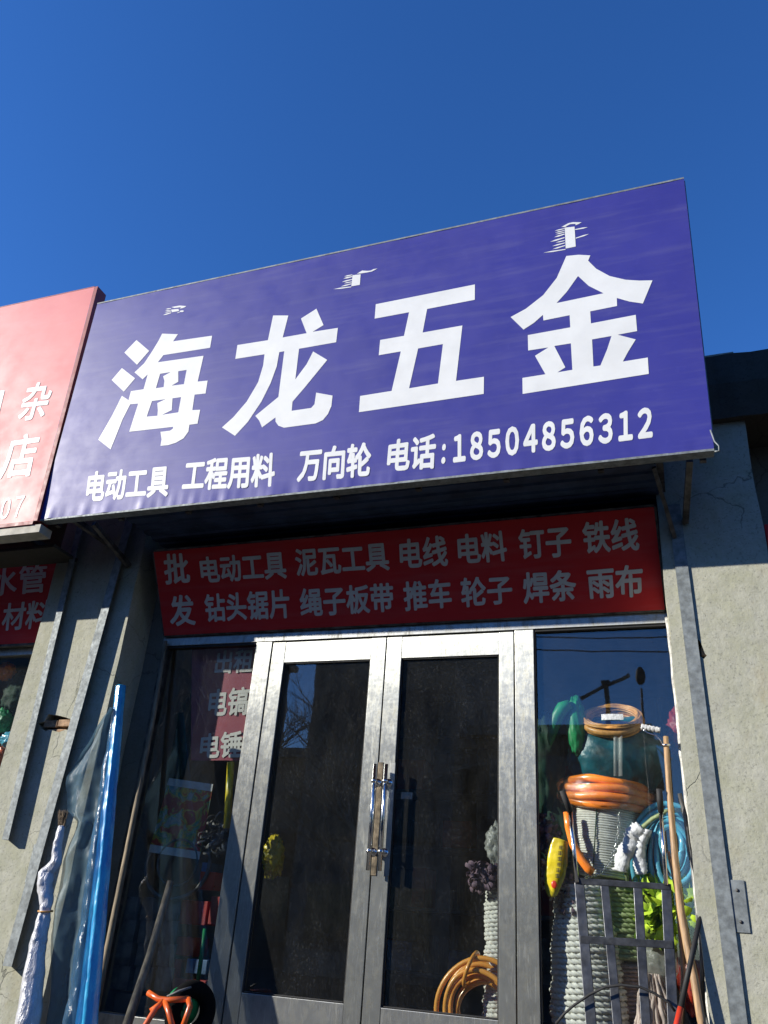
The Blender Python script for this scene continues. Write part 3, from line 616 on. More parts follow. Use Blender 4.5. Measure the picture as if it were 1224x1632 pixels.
# upper finely wound white spool
D0 = .22
a0 = at(966,1288,D0); a1 = at(962,1398,D0)
spool(a0, a1, .170, .115, .0058, M['rope'], 'rope_spool', 'tapered spool of fine white cord under the orange hose coil', 'rope spool', False, .012)
o = MB(); o.tube([at(951,1290,.045), at(948,1340,.058), at(945,1393,.09)], .003, 6); tag(o.build('tie_cord', M['dgreen']), 'dark green cord tied down the front of the tapered white spool', 'cord')
# chain hanging beside it
b = MB(); cp = [at(987,1296,.035), at(985,1330,.04), at(979,1356,.045), at(970,1378,.05), at(955,1393,.05), at(935,1398,.04), at(925,1400,.02)]
L_ = []; 
for i in range(len(cp)-1):
    n = max(2, int((cp[i+1]-cp[i]).length/.014)); L_ += [cp[i].lerp(cp[i+1], j/n) for j in range(n)]
chn = thing('steel_chain', 'thin bright steel chain curving down over the white spool', 'chain', cp[0])
for i in range(len(L_)-1):
    p = L_[i]; d = (L_[i+1]-p).normalized(); s = d.cross(Vector((0,1,0) if i % 2 else (1,.3,0))).normalized()
    b = MB(); b.tube([p+d*.0105*math.cos(t)+s*.0052*math.sin(t) for t in [2*math.pi*k_/10 for k_ in range(10)]], .0018, 5, True); b.build('link', M['chrome'], chn)
# orange hose coil on top of the white spool
c = at(966,1268,D0+.01); ax = Vector((.10,-.10,1))
hc = thing('hose_coil', 'bright orange hose coil wrapped in clear film on top of the white spool', 'hose coil', c)
for i, (dz, R_) in enumerate(((-.052,.205),(-.016,.222),(.022,.218),(.058,.20))):
    b = MB(); u = ax.normalized().orthogonal().normalized(); v = ax.normalized().cross(u)
    for k_ in range(2 if i in (1,2) else 1):
        Rr = R_-.04*k_; b.tube([c+ax.normalized()*(dz+.006*math.sin(3*t+i))+u*(Rr+.012*noise.noise(Vector((math.cos(t)*1.5,math.sin(t)*1.5,i*3.3+k_))))*math.cos(t)*1.02+v*Rr*math.sin(t)+ax.normalized()*.012*noise.noise(Vector((math.cos(t)*1.6,math.sin(t)*1.6,i*5.1+k_))) for t in [2*math.pi*j/56 for j in range(56)]], .0205, 10, True)
    b.build('hose_loop', M['orange'], hc)
b = MB(); b.tube([at(903,1294,.03), at(906,1318,.0+.035), at(913,1345,.035), at(925,1368,.035), at(937,1384,.035), at(945,1391,.04)], [.017,.019,.020,.021,.022,.020], 10); b.build('hose_end', M['orange'], hc)
def wrap(c, R_, H, m, parent, ax, name='plastic_wrap', seed=0):
    u = ax.orthogonal().normalized(); v = ax.cross(u)
    def f(s, t):
        a = 2*math.pi*s; k_ = 1+.05*noise.noise(Vector((math.cos(a)*4+seed, math.sin(a)*4, t*5)))+.02*noise.noise(Vector((math.cos(a)*14, math.sin(a)*14, t*14)))
        hh = (t-.5)*H; Rr = (R_*(1-.22*abs(2*t-1)**3))*k_
        return c+ax*(hh+.01*noise.noise(Vector((a*3, t*3, 5))))+u*Rr*math.cos(a)+v*Rr*math.sin(a)
    return MB().grid(f, 80, 14).build(name, m, parent)
wrap(c, .252, .155, M['clear'], hc, ax.normalized())
b = MB(); tp = at(962,1243,.02); b.tube([at(962,1240,.02), at(963,1262,-.0+.034), at(964,1288,.034)], .004, 5); b.build('tie_string', M['white2'], hc)
# teal bundle and navy top and amber coil
def blob(px, py, y, wpx, hpx, dep, m, name, lab, cat, disp=.08, fs=3, seed=0, nu=44, nv=30, rot=0, par=None):
    P = at(px, py, y); s = mpp(P); b = MB(); b.ball(P, wpx*s/2, dep, hpx*s/2*1.1, nu, nv, disp, fs, seed, Matrix.Rotation(rot, 3, 'Y')); o = b.build(name, m, par)
    return o if par else tag(o, lab, cat)
tb = blob(982,1208,.22,158,118,.15, M['tarp'], 'tarp_bundle', 'big teal tarpaulin bundle with a clear strap above the orange coil', 'tarp bundle', .10, 2.6, 4, 64, 44)
b = MB(); b.grid(lambda u, v: at(978+u*14, 1165+v*72, .062-.02*math.sin(v*3.1))+Vector((0,-.004*math.sin(u*9),0)), 6, 20); b.build('clear_strap', M['whitefilm'], tb)
blob(975,1168,.17,100,34,.10, M['bluedark'], 'navy_cover', 'navy folded cover between the teal bundle and the amber cable coil', 'tarp', .06, 3, 8)
c = at(976,1150,.15); cc = thing('cable_coil', 'amber cable coil with a paper label lying on top of the goods pile', 'cable coil', c)
b = MB(); s = mpp(c); u = Vector((1,0,0)); v = Vector((0,1,.0)); axn = Vector((0,-.85,1)).normalized(); v = axn.cross(u)
rr2 = random.Random(5)
for i in range(22):
    Rr = 46*s-rr2.uniform(0,.026); off = axn*(rr2.uniform(-1,1)*.036)
    b.tube([c+off+u*Rr*math.cos(t)+v*Rr*.85*math.sin(t)+axn*.004*math.sin(3*t+i) for t in [2*math.pi*j/44 for j in range(44)]], .0062, 6, True)
b.build('cable', M['copper'], cc)
b = MB(); b.tube([c+u*46*s*.97*math.cos(t)+v*46*s*.85*.97*math.sin(t) for t in [2*math.pi*j/44 for j in range(44)]], .018, 8, True); b.build('cable_core', M['copper'], cc)
Pf = c-v*46*s*.85; b = MB(); b.grid(lambda u_, v_: Vector((c.x+.055-.11*u_+.01, Pf.y-.028-.006*math.sin(3.1*u_), c.z-.01+.03*v_-.012)), 6, 2); b.build('paper_label', M['paper'], cc)
# green plastic shapes at upper left of the window
b = MB(); pts = [(909,1122),(897,1128),(888,1142),(882,1160),(878,1178),(877,1188)]; b.tube([at(*p, .075+.002*i) for i, p in enumerate(pts)], [.026,.036,.036,.030,.020,.008], 14)
tag(b.build('green_plastic_bag', M['green']), 'bright green curved plastic bag hanging at the upper left of the right window', 'plastic bag')
blob(918,1156,.12,30,86,.05, M['green'], 'green_plastic_bag', 'larger shaded green plastic bag behind the bright curved green bag', 'plastic bag', .15, 3, 2)
blob(872,1220,.42,56,150,.14, M['dgreen'], 'green_bundle', 'dark green cloth bundle along the left mullion of the right window', 'cloth bundle', .2, 3, 5)
blob(888,1310,.5,90,120,.14, M['dgreen'], 'green_bundle', 'dark green cloth bundle low behind the orange hose end', 'cloth bundle', .2, 3, 6)
# thick white rope spools
GR = 'white rope spools behind the glass'
spool(at(943,1560,.22)+Vector((0,0,-.62)), at(928,1412,.22), .175, .125, .0125, M['rope'], 'rope_spool', 'thick white twisted rope spool standing behind the hand truck', 'rope spool', True, .02, None)
spool(at(995,1530,.32), at(990,1408,.32), .15, .14, .0115, M['ropegreen'], 'rope_spool', 'pale green twisted rope spool behind the middle bars of the hand truck', 'rope spool')
spool(at(1003,1533,.31)+Vector((0,0,-.72)), at(1003,1536,.31), .155, .13, .0085, M['ropebrown'], 'rope_spool', 'brownish pink rope spool below the pale green spool', 'rope spool')
# rope spool seen through the right door, topped by knotted clear bag
spool(at(800,1560,.24)+Vector((0,0,-.55)), at(795,1412,.24), .085, .06, .010, M['rope'], 'rope_spool', 'narrow white rope spool seen through the right door beside the mullion', 'rope spool')
# blue hose coil with white paper wraps
c = at(1072,1358,.16); s = mpp(c)
bh = thing('hose_coil', 'light blue hose coil hanging in loops wrapped with white paper', 'hose coil', c)
for i in range(9):
    rx = (14+6.6*i)*s; rz = (34+6.6*i)*s; yy = .02*math.sin(i*2.1); b = MB()
    b.tube([c+Vector((rx*math.cos(t)+.012*math.sin(2*t+i), yy-.10+.01*i+.012*math.sin(t*2+i), rz*math.sin(t)-.006*i)) for t in [2*math.pi*j/48 for j in range(48)]], .0125, 8, True)
    b.build('hose_loop', M['bluehose'], bh)
def pwrap(pl, r, name, m, par):
    b = MB(); pts = [at(*p[:2], p[2]) for p in pl]; P2 = []
    for i in range(len(pts)-1): P2 += [pts[i].lerp(pts[i+1], j/9) for j in range(9)]
    P2.append(pts[-1])
    n = len(P2); b.tube([p+Vector((.004*noise.noise(p*30),0,.004*noise.noise(p*27))) for p in P2], [r*(.7+.6*abs(noise.noise(Vector((i*.5,r*99,0))))+(.25*math.sin(math.pi*i/n))) for i in range(n)], 24)
    return crumple(b.build(name, m, par), .012, 11, .004)
pwrap([(1022,1318,.0+.04),(1008,1330,.04),(1002,1350,.04),(993,1368,.04),(990,1392,.045)], .040, 'paper_wrap', M['paper'], bh)
pwrap([(1032,1322,.04),(1021,1345,.04),(1019,1370,.04),(1024,1392,.04)], .030, 'paper_wrap', M['paper'], bh)
b = MB(); b.tube([at(1086,1291,.10), at(1062,1293,.036), at(1040,1305,.036), at(1022,1320,.036), at(1006,1330,.036)], .011, 8); b.tube([at(1000,1340,.036), at(992,1362,.036), at(1000,1404,.036)], .008, 8); b.build('yellow_strap', M['ropegreen'], bh)
# lime cloth bundle
c = at(1067,1452,.17); s = mpp(c); rl = random.Random(11)
b = MB(); b.ball(c, 46*s, .11, 50*s, 40, 30, .22, 4, 1); ribbons(b, c+Vector((0,-.08,0)), (47*s, .045, 50*s), 170, .026, rl, seg=9)
tag(b.build('cloth_bundle', M['lime']), 'lime green crumpled cloth bundle behind the right bars of the hand truck', 'cloth bundle')
# yellow packet and mauve gloves
P0, P1 = at(893,1338,.04), at(878,1430,.045); b = MB(); s = mpp(P0)
n = 60; b.tube([P0.lerp(P1, i/n) for i in range(n+1)], [s*(2+13.5*max(0,math.sin(math.pi*min(1,(i+1)/n*.86+.12)))**.45) for i in range(n+1)], 30, False, lambda th: 1+.06*math.cos(5*th))
yp = b.build('glove_packet', M['yellow'])
for v_ in yp.data.vertices: v_.co.y = P0.y+(v_.co.y-P0.y)*.5
yp = tag(crumple(yp, .005, 16, .002), 'yellow plastic packet with dark printing hanging by the right window mullion', 'packet')
for i in range(6):
    P = at(895-1.1*i, 1352+i*9, .02)+Vector((0,-.018,0)); b = MB(); w_ = .010
    for k_ in range(3): b.box(P.x-w_, P.x+w_, P.y, P.y+.001, P.z+.006*(k_-1), P.z+.006*(k_-1)+.003)
    b.box(P.x-.0015, P.x+.0015, P.y-.001, P.y-.0005, P.z-.008, P.z+.011); b.build('print_mark', M['rubber'], yp)
P = at(884,1410,.02)+Vector((0,-.018,0)); MB().ball(P, .014, .003, .018, 10, 6).build('print_dot', M['redplastic'], yp)
for (px, py, w_, h_, n_, m_, lab) in ((873,1330,34,56,60,'purple','mauve gloves bunched above the yellow packet'), (905,1428,26,60,60,'purple','mauve gloves hanging between the yellow packet and hand truck'), (770,1398,44,40,70,'purple','mauve glove bundle seen through the right door glass'), (872,1395,22,70,30,'pink','pale pink gloves behind the yellow packet')):
    c = at(px, py, .12); s = mpp(c); b = MB(); b.ball(c+Vector((0,.03,0)), w_*s*.35, .03, h_*s*.35, 12, 8, .2, 3, px); ribbons(b, c, (w_*s*.55,.04,h_*s*.55), n_, .013, rl, seg=8); tag(b.build('glove_bundle', M[m_]), lab, 'gloves')
# pink-white cloth strands at the bottom
c = at(1042,1602,.16); s = mpp(c); b = MB()
for i in range(46):
    x = rl.uniform(-24,24)*s; p = c+Vector((x*.5, rl.uniform(-.05,.03), 44*s)); pts = [p]
    for j in range(7): pts.append(pts[-1]+Vector((x*.13+rl.uniform(-.014,.014), rl.uniform(-.012,.010), -15*s)))
    b.tube(pts, [.004,.007,.009,.009,.008,.009,.008,.006], 6)
tag(b.build('mop_head', M['pink']), 'pinkish white mop strands hanging behind the lower right bars', 'mop head')
blob(1052,1530,.22,66,60,.09, M['whitefilm'], 'plastic_bag', 'milky plastic bag between the lime cloth and the pink strands', 'plastic bag', .15, 4, 3)
blob(1100,1560,.24,40,90,.07, M['redplastic'], 'red_packet', 'red packet deep behind the poles at the lower right', 'packet', .15, 4, 9)
blob(1086,1170,.30,40,70,.08, M['redpaint'], 'dark_bouquet', 'dark maroon bunch behind the paint roller', 'cloth bundle', .35, 5, 12)
# clear knotted bag and amber hose seen through the right door
c = at(790,1348,.16); blob(792,1345,.16,36,56,.06, M['whitefilm'], 'clear_bag', 'knotted clear plastic bag behind the right door near the mullion', 'plastic bag', .25, 4, 7)
c = at(768,1612,.14); s = mpp(c)
ah = thing('hose_coil', 'amber hose coil standing behind the right door at the bottom', 'hose coil', c)
for i in range(7):
    Rr = (38+5*i)*s; b = MB(); b.tube([c+Vector((Rr*1.05*math.cos(t), .06*math.sin(i*1.7), Rr*1.08*math.sin(t)+.01*math.sin(t*2+i))) for t in [2*math.pi*j/48 for j in range(48)]], .0125, 8, True); b.build('hose_loop', M['orange2'], ah)
b = MB(); P = at(751,1545,.14); b.tube([P+Vector((.028*math.cos(t), .09*math.sin(t), .075*math.cos(t))) for t in [2*math.pi*j/24 for j in range(24)]], .010, 8, True); b.build('tie_loop', M['orange2'], ah)

# ------------------------------------------------------------------ hand truck and tools outside the right window
HP = (-.33, .20)
ht = thing('hand_truck', 'dark steel hand truck with black grips leaning against the right window', 'hand truck', at(1000,1632,*HP))
A = lambda u_, v_: at(u_, v_, *HP)
def bars(P, Q, wpx, t=.018, name='frame_bar', m='blackmetal', off=0):
    s = mpp(P); b = MB(); o_ = Vector((0,off,0)); b.bar(P+o_, Q+o_, wpx*s, t); return b.build(name, M[m], ht, .002)
for (p, q_, w_) in (((923.5,1407),(942.5,1632),15),((964,1412),(984.5,1632),13),((1016.5,1412),(1029.5,1632),13.5),((1061.5,1409),(1073,1632),15)):
    P, Q = A(*p), A(*q_); bars(P, seg_to_z(P, Q, FLZ+.03), w_)
bars(A(917,1404), A(1068,1414), 9, .02, off=-.004); bars(A(925,1497), A(1073,1506), 11, .02, off=-.004)
bars(A(944,1640), A(1080,1652), 11, .02, off=-.004)
b = MB(); b.box(A(940,1632).x-.02, A(1080,1632).x+.05, -.62, -.34, FLZ+.012, FLZ+.018); b.build('toe_plate', M['blackmetal'], ht)
for x in (A(935,1632).x-.03, A(1080,1632).x+.08):
    b = MB(); b.tube([(x-.02,-.30,FLZ+.09),(x+.02,-.30,FLZ+.09)], .085, 24); b.build('wheel', M['rubber'], ht)
for (g0, g1, g2) in (((896,1260),(909,1294),(920.5,1407)), ((1050.5,1257),(1053.4,1294),(1062,1411))):
    P0, P1, P2 = at(*g0, -.16), at(*g1, -.14), A(*g2)+Vector((0,-.015,0)); s = mpp(P1)
    b = MB(); b.tube([P1, P1.lerp(P2,.5), P2], 3.2*s, 12); b.build('handle_tube', M['chrome'], ht)
    b = MB(); b.tube([P0, P0.lerp(P1,.5), P1], [4.6*s,5.0*s,4.7*s], 12); b.build('grip', M['rubber'], ht)
def pole(pts, wpx, m, name, lab, cat, y=-.22, extend=True):
    P = [at(p[0], p[1], p[2] if len(p) > 2 else y) for p in pts]
    if extend and P[-1].z > FLZ: P.append(seg_to_z(P[-2], P[-1], FLZ))
    s = mpp(P[0]); b = MB(); r = [wpx[0]*s/2*(1-i/(len(P)-1))+wpx[1]*s/2*i/(len(P)-1) for i in range(len(P))]
    b.tube(P, r, 10); return tag(b.build(name, m), lab, cat)
pr_ = thing('paint_roller', 'paint roller with white sleeve on a long wooden pole outside the right window', 'paint roller', at(1061,1176,-.12))
P = [at(1061,1174,-.12), at(1066,1255,-.14), at(1077,1378,-.17), at(1085,1450,-.2), at(1096,1512,-.22), at(1106,1556,-.24), at(1118,1628,-.26)]; P.append(seg_to_z(P[-2], P[-1], FLZ)); s = mpp(P[0])
MB().tube(P, [4*s,4.2*s,5*s,5.3*s,5.5*s,5.6*s,5.6*s,5.6*s], 10).build('pole', M['wood'], pr_)
b = MB(); P0, P1 = at(1022,1158,-.12), at(1052,1164,-.12); n = 14; b.tube([P0.lerp(P1, i/n) for i in range(n+1)], [s*(4.6+.8*math.sin(i*2.3)) for i in range(n+1)], 12); b.build('sleeve', M['white2'], pr_)
b = MB(); b.tube([at(1020,1158,-.12), at(1032,1168,-.125), at(1045,1172,-.13), at(1052,1180,-.13), at(1057,1190,-.13), at(1062,1189,-.13)], .003, 6); b.tube([at(1055,1187,-.14), at(1068,1187,-.14)], .005, 6); b.build('wire_arm', M['chrome'], pr_)
pole([(1065,1357,-.15),(1078,1421,-.17),(1086,1515,-.2),(1089,1556,-.21),(1084,1632,-.25)], (5,7), M['wood'], 'wooden_pole', 'thin wooden pole close to the right edge of the hand truck', 'pole')
th = thing('tool_handle', 'black rubber tool handle with a red end crossing the wooden poles', 'tool', at(1085,1606,-.36))
P0, P1, P2 = at(1116,1461,-.24), at(1085,1606,-.34), at(1077,1640,-.37); s = mpp(P1)
MB().tube([P0, P0.lerp(P1,.5), P1], [4.2*s,4.2*s,4.6*s], 12).build('grip', M['rubber'], th); MB().tube([P1, P2, seg_to_z(P1, P2, FLZ)], 5*s, 12).build('shaft', M['redplastic'], th)
b = MB(); pts = [(886,1632),(899,1616),(915,1602),(940,1585),(965,1573),(990,1570),(1020,1573),(1043,1583),(1066,1598),(1076,1612)]
b.tube([at(p[0], p[1], -.0-.02 if False else -.31) for p in pts], .0055, 7); tag(b.build('black_cable', M['rubber']), 'black cable arching across the lower bars of the hand truck', 'cable')
# grey weather strip dangling beside the right jamb
b = MB(); b.tube([at(1083,1265,-.06), at(1092,1300,-.07), at(1098,1350,-.09), at(1108,1390,-.1), at(1113,1440,-.12), at(1117,1470,-.14), at(1121,1632,-.16)], .010, 7); tag(b.build('hanging_seal', M['greypack']), 'frayed grey sealing strip hanging along the right window jamb', 'sealing strip')

# ------------------------------------------------------------------ things at the left pier and window
br = thing('film_roll', 'bright blue plastic film roll leaning in the corner by the left pier', 'plastic roll', at(130,1632,-.5))
P0, P1 = at(193,1094,-.30), at(139,1632,-.52); Pf = seg_to_z(P0, P1, FLZ); s0, s1 = mpp(P0), mpp(P1)
n = 200; pts = [P0.lerp(Pf, i/n) for i in range(n+1)]
b = MB(); b.tube([p+Vector((.003*noise.noise(p*7),0,0)) for p in pts], [(7.6*s0+(17*s1-7.6*s0)*min(1,(i/n)*1.05))*(1+.05*noise.noise(Vector((i*.08,1,0)))) for i in range(n+1)], 40, False, lambda th: 1+.05*math.cos(5*th)+.03*math.cos(9*th+1)); crumple(b.build('roll', M['blueroll'], br), .0025, 9, .001)
b = MB(); off = Vector((-.035,-.01,0)); b.tube([p+off*(i/n*1.2+.3)+Vector((0,0,0)) for i, p in enumerate(pts)][3:], [(6*s0+(20*s1-6*s0)*(i/n))*(1+.10*noise.noise(Vector((i*.14,4,0)))) for i in range(n+1)][3:], 40, False, lambda th: 1+.10*math.cos(4*th+.5), 0, False); crumple(b.build('clear_sleeve', M['film'], br), .010, 8, .003)
# smoky sheet
def shf(u, v):
    Lp = [(176,1128),(103,1235),(104,1292),(118,1308),(98,1372),(88,1440),(80,1540),(74,1660)]
    Rp = [(178,1130),(172,1235),(166,1292),(165,1320),(158,1372),(152,1440),(140,1540),(130,1660)]
    t = v*(len(Lp)-1); i = min(int(t), len(Lp)-2); f = t-i
    l = (Lp[i][0]*(1-f)+Lp[i+1][0]*f, Lp[i][1]*(1-f)+Lp[i+1][1]*f); r = (Rp[i][0]*(1-f)+Rp[i+1][0]*f, Rp[i][1]*(1-f)+Rp[i+1][1]*f)
    p = at(l[0]*(1-u)+r[0]*u, l[1]*(1-u)+r[1]*u, -.36-.10*v)
    return p+Vector((0, .018*math.sin(u*9+v*4)+.014*noise.noise(Vector((u*5,v*12,0))), 0))
tag(crumple(MB().grid(shf, 70, 240).build('plastic_sheet', M['sheet']), .014, 6, .004), 'smoky blue translucent plastic sheet draped beside the blue roll', 'plastic sheet')
# silver wrapped broom
bm_ = thing('wrapped_broom', 'broom wrapped in silvery plastic leaning on the left pier', 'broom', at(45,1632,-.5))
cp = [(99,1318,6.5),(93,1350,8),(88,1375,9),(74,1392,12),(72,1415,13),(74,1440,9.5),(72,1453,8.6),(68,1475,11),(60,1505,13.5),(52,1560,16),(45,1632,19),(40,1690,20)]
P = [at(a, b_, -.40-.0004*(b_-1300)) for a, b_, c_ in cp]; rr_ = [c_*mpp(p) for p, (_, _, c_) in zip(P, cp)]
PP, RR = [], []
for i in range(len(P)-1):
    for j in range(18): PP.append(P[i].lerp(P[i+1], j/18)); RR.append((rr_[i]*(1-j/18)+rr_[i+1]*j/18)*(1+.10*noise.noise(Vector((i*1.3+j*.07,8,0)))))
PP.append(seg_to_z(P[-2], P[-1], FLZ)); RR.append(rr_[-1])
crumple(MB().tube(PP, RR, 30, False, lambda th: 1+.07*math.cos(4*th)+.05*math.cos(7*th+1)).build('plastic_wrap', M['silver'], bm_), .009, 11, .003)
b = MB(); rb_ = random.Random(2)
for i in range(60):
    a = at(97+rb_.uniform(-4,4), 1330, -.41); c_ = at(101+rb_.uniform(-8.5,8), 1293+rb_.uniform(-3,4), -.41+rb_.uniform(-.02,.02)); b.tube([a, a.lerp(c_,.5), c_], [.004,.003,.0015], 4)
b.build('bristles', M['bristle'], bm_)
b = MB(); P_ = at(72.5,1452,-.46); b.tube([P_+Vector((.036*math.cos(t), .036*math.sin(t), .004*math.sin(t))) for t in [2*math.pi*j/20 for j in range(20)]], .004, 5, True); b.build('tie', M['copper'], bm_)
pole([(264,1022,-.03),(245,1140,-.05),(205,1345,-.12),(165,1545,-.2)], (6,10), M['wood2'], 'bamboo_pole', 'long thin bamboo pole leaning in the shaded corner left of the window', 'pole')
pole([(272,1405,-.10),(240,1520,-.2),(203,1632,-.3)], (11,15), M['wood2'], 'wooden_shaft', 'thick pale wooden shaft leaning against the left window', 'pole')
# green hubbed wheel with orange frame
wc = at(291,1604,-.26); s = mpp(wc)
wb = thing('wheelbarrow', 'wheelbarrow wheel with green hub under an orange tubular frame at lower left', 'wheelbarrow', wc)
sd = Vector((.85,-.5,0)).normalized(); up_ = Vector((0,0,1)); fwv = sd.cross(up_)
b = MB(); b.tube([wc+Vector((.03,.03,-.02))+fwv*31*s*math.cos(t)+up_*31*s*math.sin(t) for t in [2*math.pi*j/40 for j in range(40)]], 13*s, 12, True); b.build('tyre', M['tyre'], wb)
b = MB(); b.tube([wc-sd*.025, wc-sd*.0, wc+sd*.015], [28*s, 30*s, 12*s], 28); b.tube([wc+sd*.01, wc+sd*.045], 6*s, 12); b.build('hub', M['green'], wb)
for pl in (((236,1582,-.42),(252,1592,-.42),(266,1594,-.42),(300,1592,-.40)), ((262,1594,-.42),(248,1607,-.45),(228,1640,-.5),(215,1665,-.52)), ((262,1594,-.42),(268,1610,-.45),(276,1640,-.48)), ((300,1592,-.40),(303,1604,-.42),(290,1640,-.46)), ((240,1612,-.45),(262,1596,-.42))):
    b = MB(); b.tube([at(*p) for p in pl], .0135, 9); b.build('frame_tube', M['orangep'], wb)
b = MB(); b.tube([at(266,1588,-.38), at(285,1580,-.36), at(305,1573,-.33)], [.004,.007,.004], 6); b.build('cord_knot', M['greypack'], wb)

# goods behind the left window
pp = thing('red_poster', 'red hanging poster with white characters inside the left window', 'poster', at(350,1110,.10))
PPl = (.10, 0.0); pc = [at(306,1024,*PPl), at(412,1018,*PPl), at(388,1212,*PPl), at(304,1212,*PPl)]
MB().grid(lambda u, v: (pc[0]*(1-u)+pc[1]*u)*(1-v)+(pc[3]*(1-u)+pc[2]*u)*v+Vector((0,.003*math.sin(u*8),0)), 12, 12).build('sheet', vinyl('poster_reflection_haze', (.36,.07,.09), (.30,.06,.10), .6, .3), pp)  # poster colour has the window reflection haze painted in
for s_, a, b_, c_, d in (('出租',(347,1038),(407,1034),(402,1072),(342,1075)), ('电镐',(336,1099),(400,1094),(394,1140),(331,1143)), ('电锤',(322,1170),(388,1164),(386,1208),(318,1209))):
    lettering(s_, a, b_, c_, d, PPl, M['greyprint'], pp, .026, 1, .006)
pt = thing('picture_calendar', 'tilted red picture calendar with white bars hanging in the left window', 'calendar', at(300,1300,.12))
CP = (.12, 0.0); cq = [at(270,1240,*CP), at(340,1250,*CP), at(318,1370,*CP), at(237,1358,*CP)]
def cqf(u, v, o=0): return (cq[0]*(1-u)+cq[1]*u)*(1-v)+(cq[3]*(1-u)+cq[2]*u)*v+Vector((0,-o,0))
def picmat():
    N = NT('calendar_print'); v = N.noise(9, 4, .6, None, 1.2); r_ = N.n('ShaderNodeValToRGB'); e = r_.color_ramp.elements
    cols = [(.30,(.45,.03,.03)),(.46,(.40,.05,.04)),(.5,(.55,.42,.05)),(.55,(.05,.25,.15)),(.6,(.4,.38,.36)),(.68,(.08,.25,.3))]
    while len(e) < len(cols): e.new(.5)
    for i, (p, c_) in enumerate(cols): e[i].position = p; e[i].color = (*c_, 1)
    N.l(v, r_.inputs[0]); N.l(r_.outputs[0], N.b.inputs['Base Color']); N.b.inputs['Roughness'].default_value = .35; return N.m
MB().grid(lambda u, v: cqf(u, v), 6, 6).build('picture', picmat(), pt)
MB().grid(lambda u, v: cqf(u, v*.10, .004), 6, 1).build('top_bar', M['paper'], pt); MB().grid(lambda u, v: cqf(u, .90+v*.10, .004), 6, 1).build('bottom_bar', M['paper'], pt)
P = at(368,1215,.09); Q = at(362,1320,.09); tag(MB().tube([P, P.lerp(Q,.5), Q], .022, 10).build('yellow_tube', M['yellow']), 'yellow tube standing beside the left mullion under the poster', 'tube')
blob(250,1190,.45,110,240,.2, M['dgreen'], 'green_curtain', 'dark green cloth hanging at the back left of the left window', 'cloth', .15, 3, 20)
c = at(283,1378,.14); s = mpp(c); b = MB()
tagw = thing('bicycle_tyre', 'thin dark tyre hoop hanging below the picture calendar', 'tyre', c)
b.tube([c+Vector((58*s*math.cos(t), .02*math.sin(t), 50*s*math.sin(t))) for t in [2*math.pi*j/48 for j in range(48)]], .012, 8, True); b.build('outer_hoop', M['greypack'], tagw)
b = MB(); b.tube([c+Vector((.01+36*s*math.cos(t), -.02, .01+34*s*math.sin(t))) for t in [2*math.pi*j/48 for j in range(48)]], .007, 8, True); b.build('inner_hoop', M['greypack'], tagw)
c = at(345,1330,.12); s = mpp(c); b = MB(); ribbons(b, c, (26*s,.05,30*s), 60, .007, rl, seg=10); tag(b.build('mop_head', M['greypack']), 'grey string mop head right of the picture calendar', 'mop head')
# stacked packets, cartons
def carton(px, py, wpx, hpx, m, lab, grp, y=.18, d=.12, rot=0, extra=None):
    P = at(px, py, y); s = mpp(P); b = MB(); b.box(-wpx*s/2, wpx*s/2, -d/2, d/2, -hpx*s/2, hpx*s/2); o = b.build('carton', M[m], None, .004)
    o.location = P; o.rotation_euler = (0, 0, rot); tag(o, lab, 'box', grp)
    return o
gi = 0
rowsg = [(1448,'top'),(1484,'second'),(1520,'third'),(1558,'lowest visible')]
for ri, (py, nm) in enumerate(rowsg):
    for ci, cnm in enumerate(('left','middle','right')):
        x = 214+ci*34-ri*4; carton(x, py+ci, 32, 33, 'greypack', f'{cnm} grey packet in the {nm} row of the stack behind the left window', 'grey packets stacked behind the left window', .2, .12, rnd.uniform(-.08,.08))
for (px, py, w_, h_, m_, lab) in ((338,1405,26,26,'redplastic','bright red box on top of the red cartons'),(318,1455,48,34,'redbox','wide red carton under the bright red box'),(352,1452,20,40,'redbox','narrow red carton beside the mullion'),
        (300,1508,50,26,'redbox','dark red carton above the blue labelled carton'),(282,1542,38,26,'redbox','red carton behind the wooden shaft'),(322,1540,36,20,'bluepack','blue grey carton with pale label between red cartons'),(306,1572,70,22,'redbox','flat red carton low in the stack'),(338,1384,18,14,'bluepack','small blue box on top of the bright red box')):
    carton(px, py, w_, h_, m_, lab, 'cartons stacked in the left window', .22, .14, rnd.uniform(-.1,.1))
P = at(327,1480,.1); Q = at(314,1575,.1); tag(MB().tube([P, Q], .012, 8).build('green_stick', M['green']), 'thin green stick leaning against the red cartons', 'stick')
tag(MB().box(-.74, -.15, .12, .45, FLZ, at(280,1590,.2).z).build('display_stand', M['shelf'], None, .004), 'low dark stand under the grey packets and red cartons', 'stand')
tag(MB().box(1.55, 2.60, .10, .55, FLZ, FLZ+.08).build('display_stand', M['shelf'], None, .004), 'low dark plinth under the rope spools', 'stand')
blob(436,1365,.30,34,56,.06, M['yellow'], 'yellow_bag', 'crinkled yellow plastic bag behind the left door', 'plastic bag', .3, 4, 31)
P = at(648,1268,.5); o = MB().box(P.x-.035, P.x+.035, P.y, P.y+.003, P.z-.02, P.z+.02).build('price_card', M['paper']); o['label'] = 'small white card hanging inside the right door'; o['category'] = 'card'
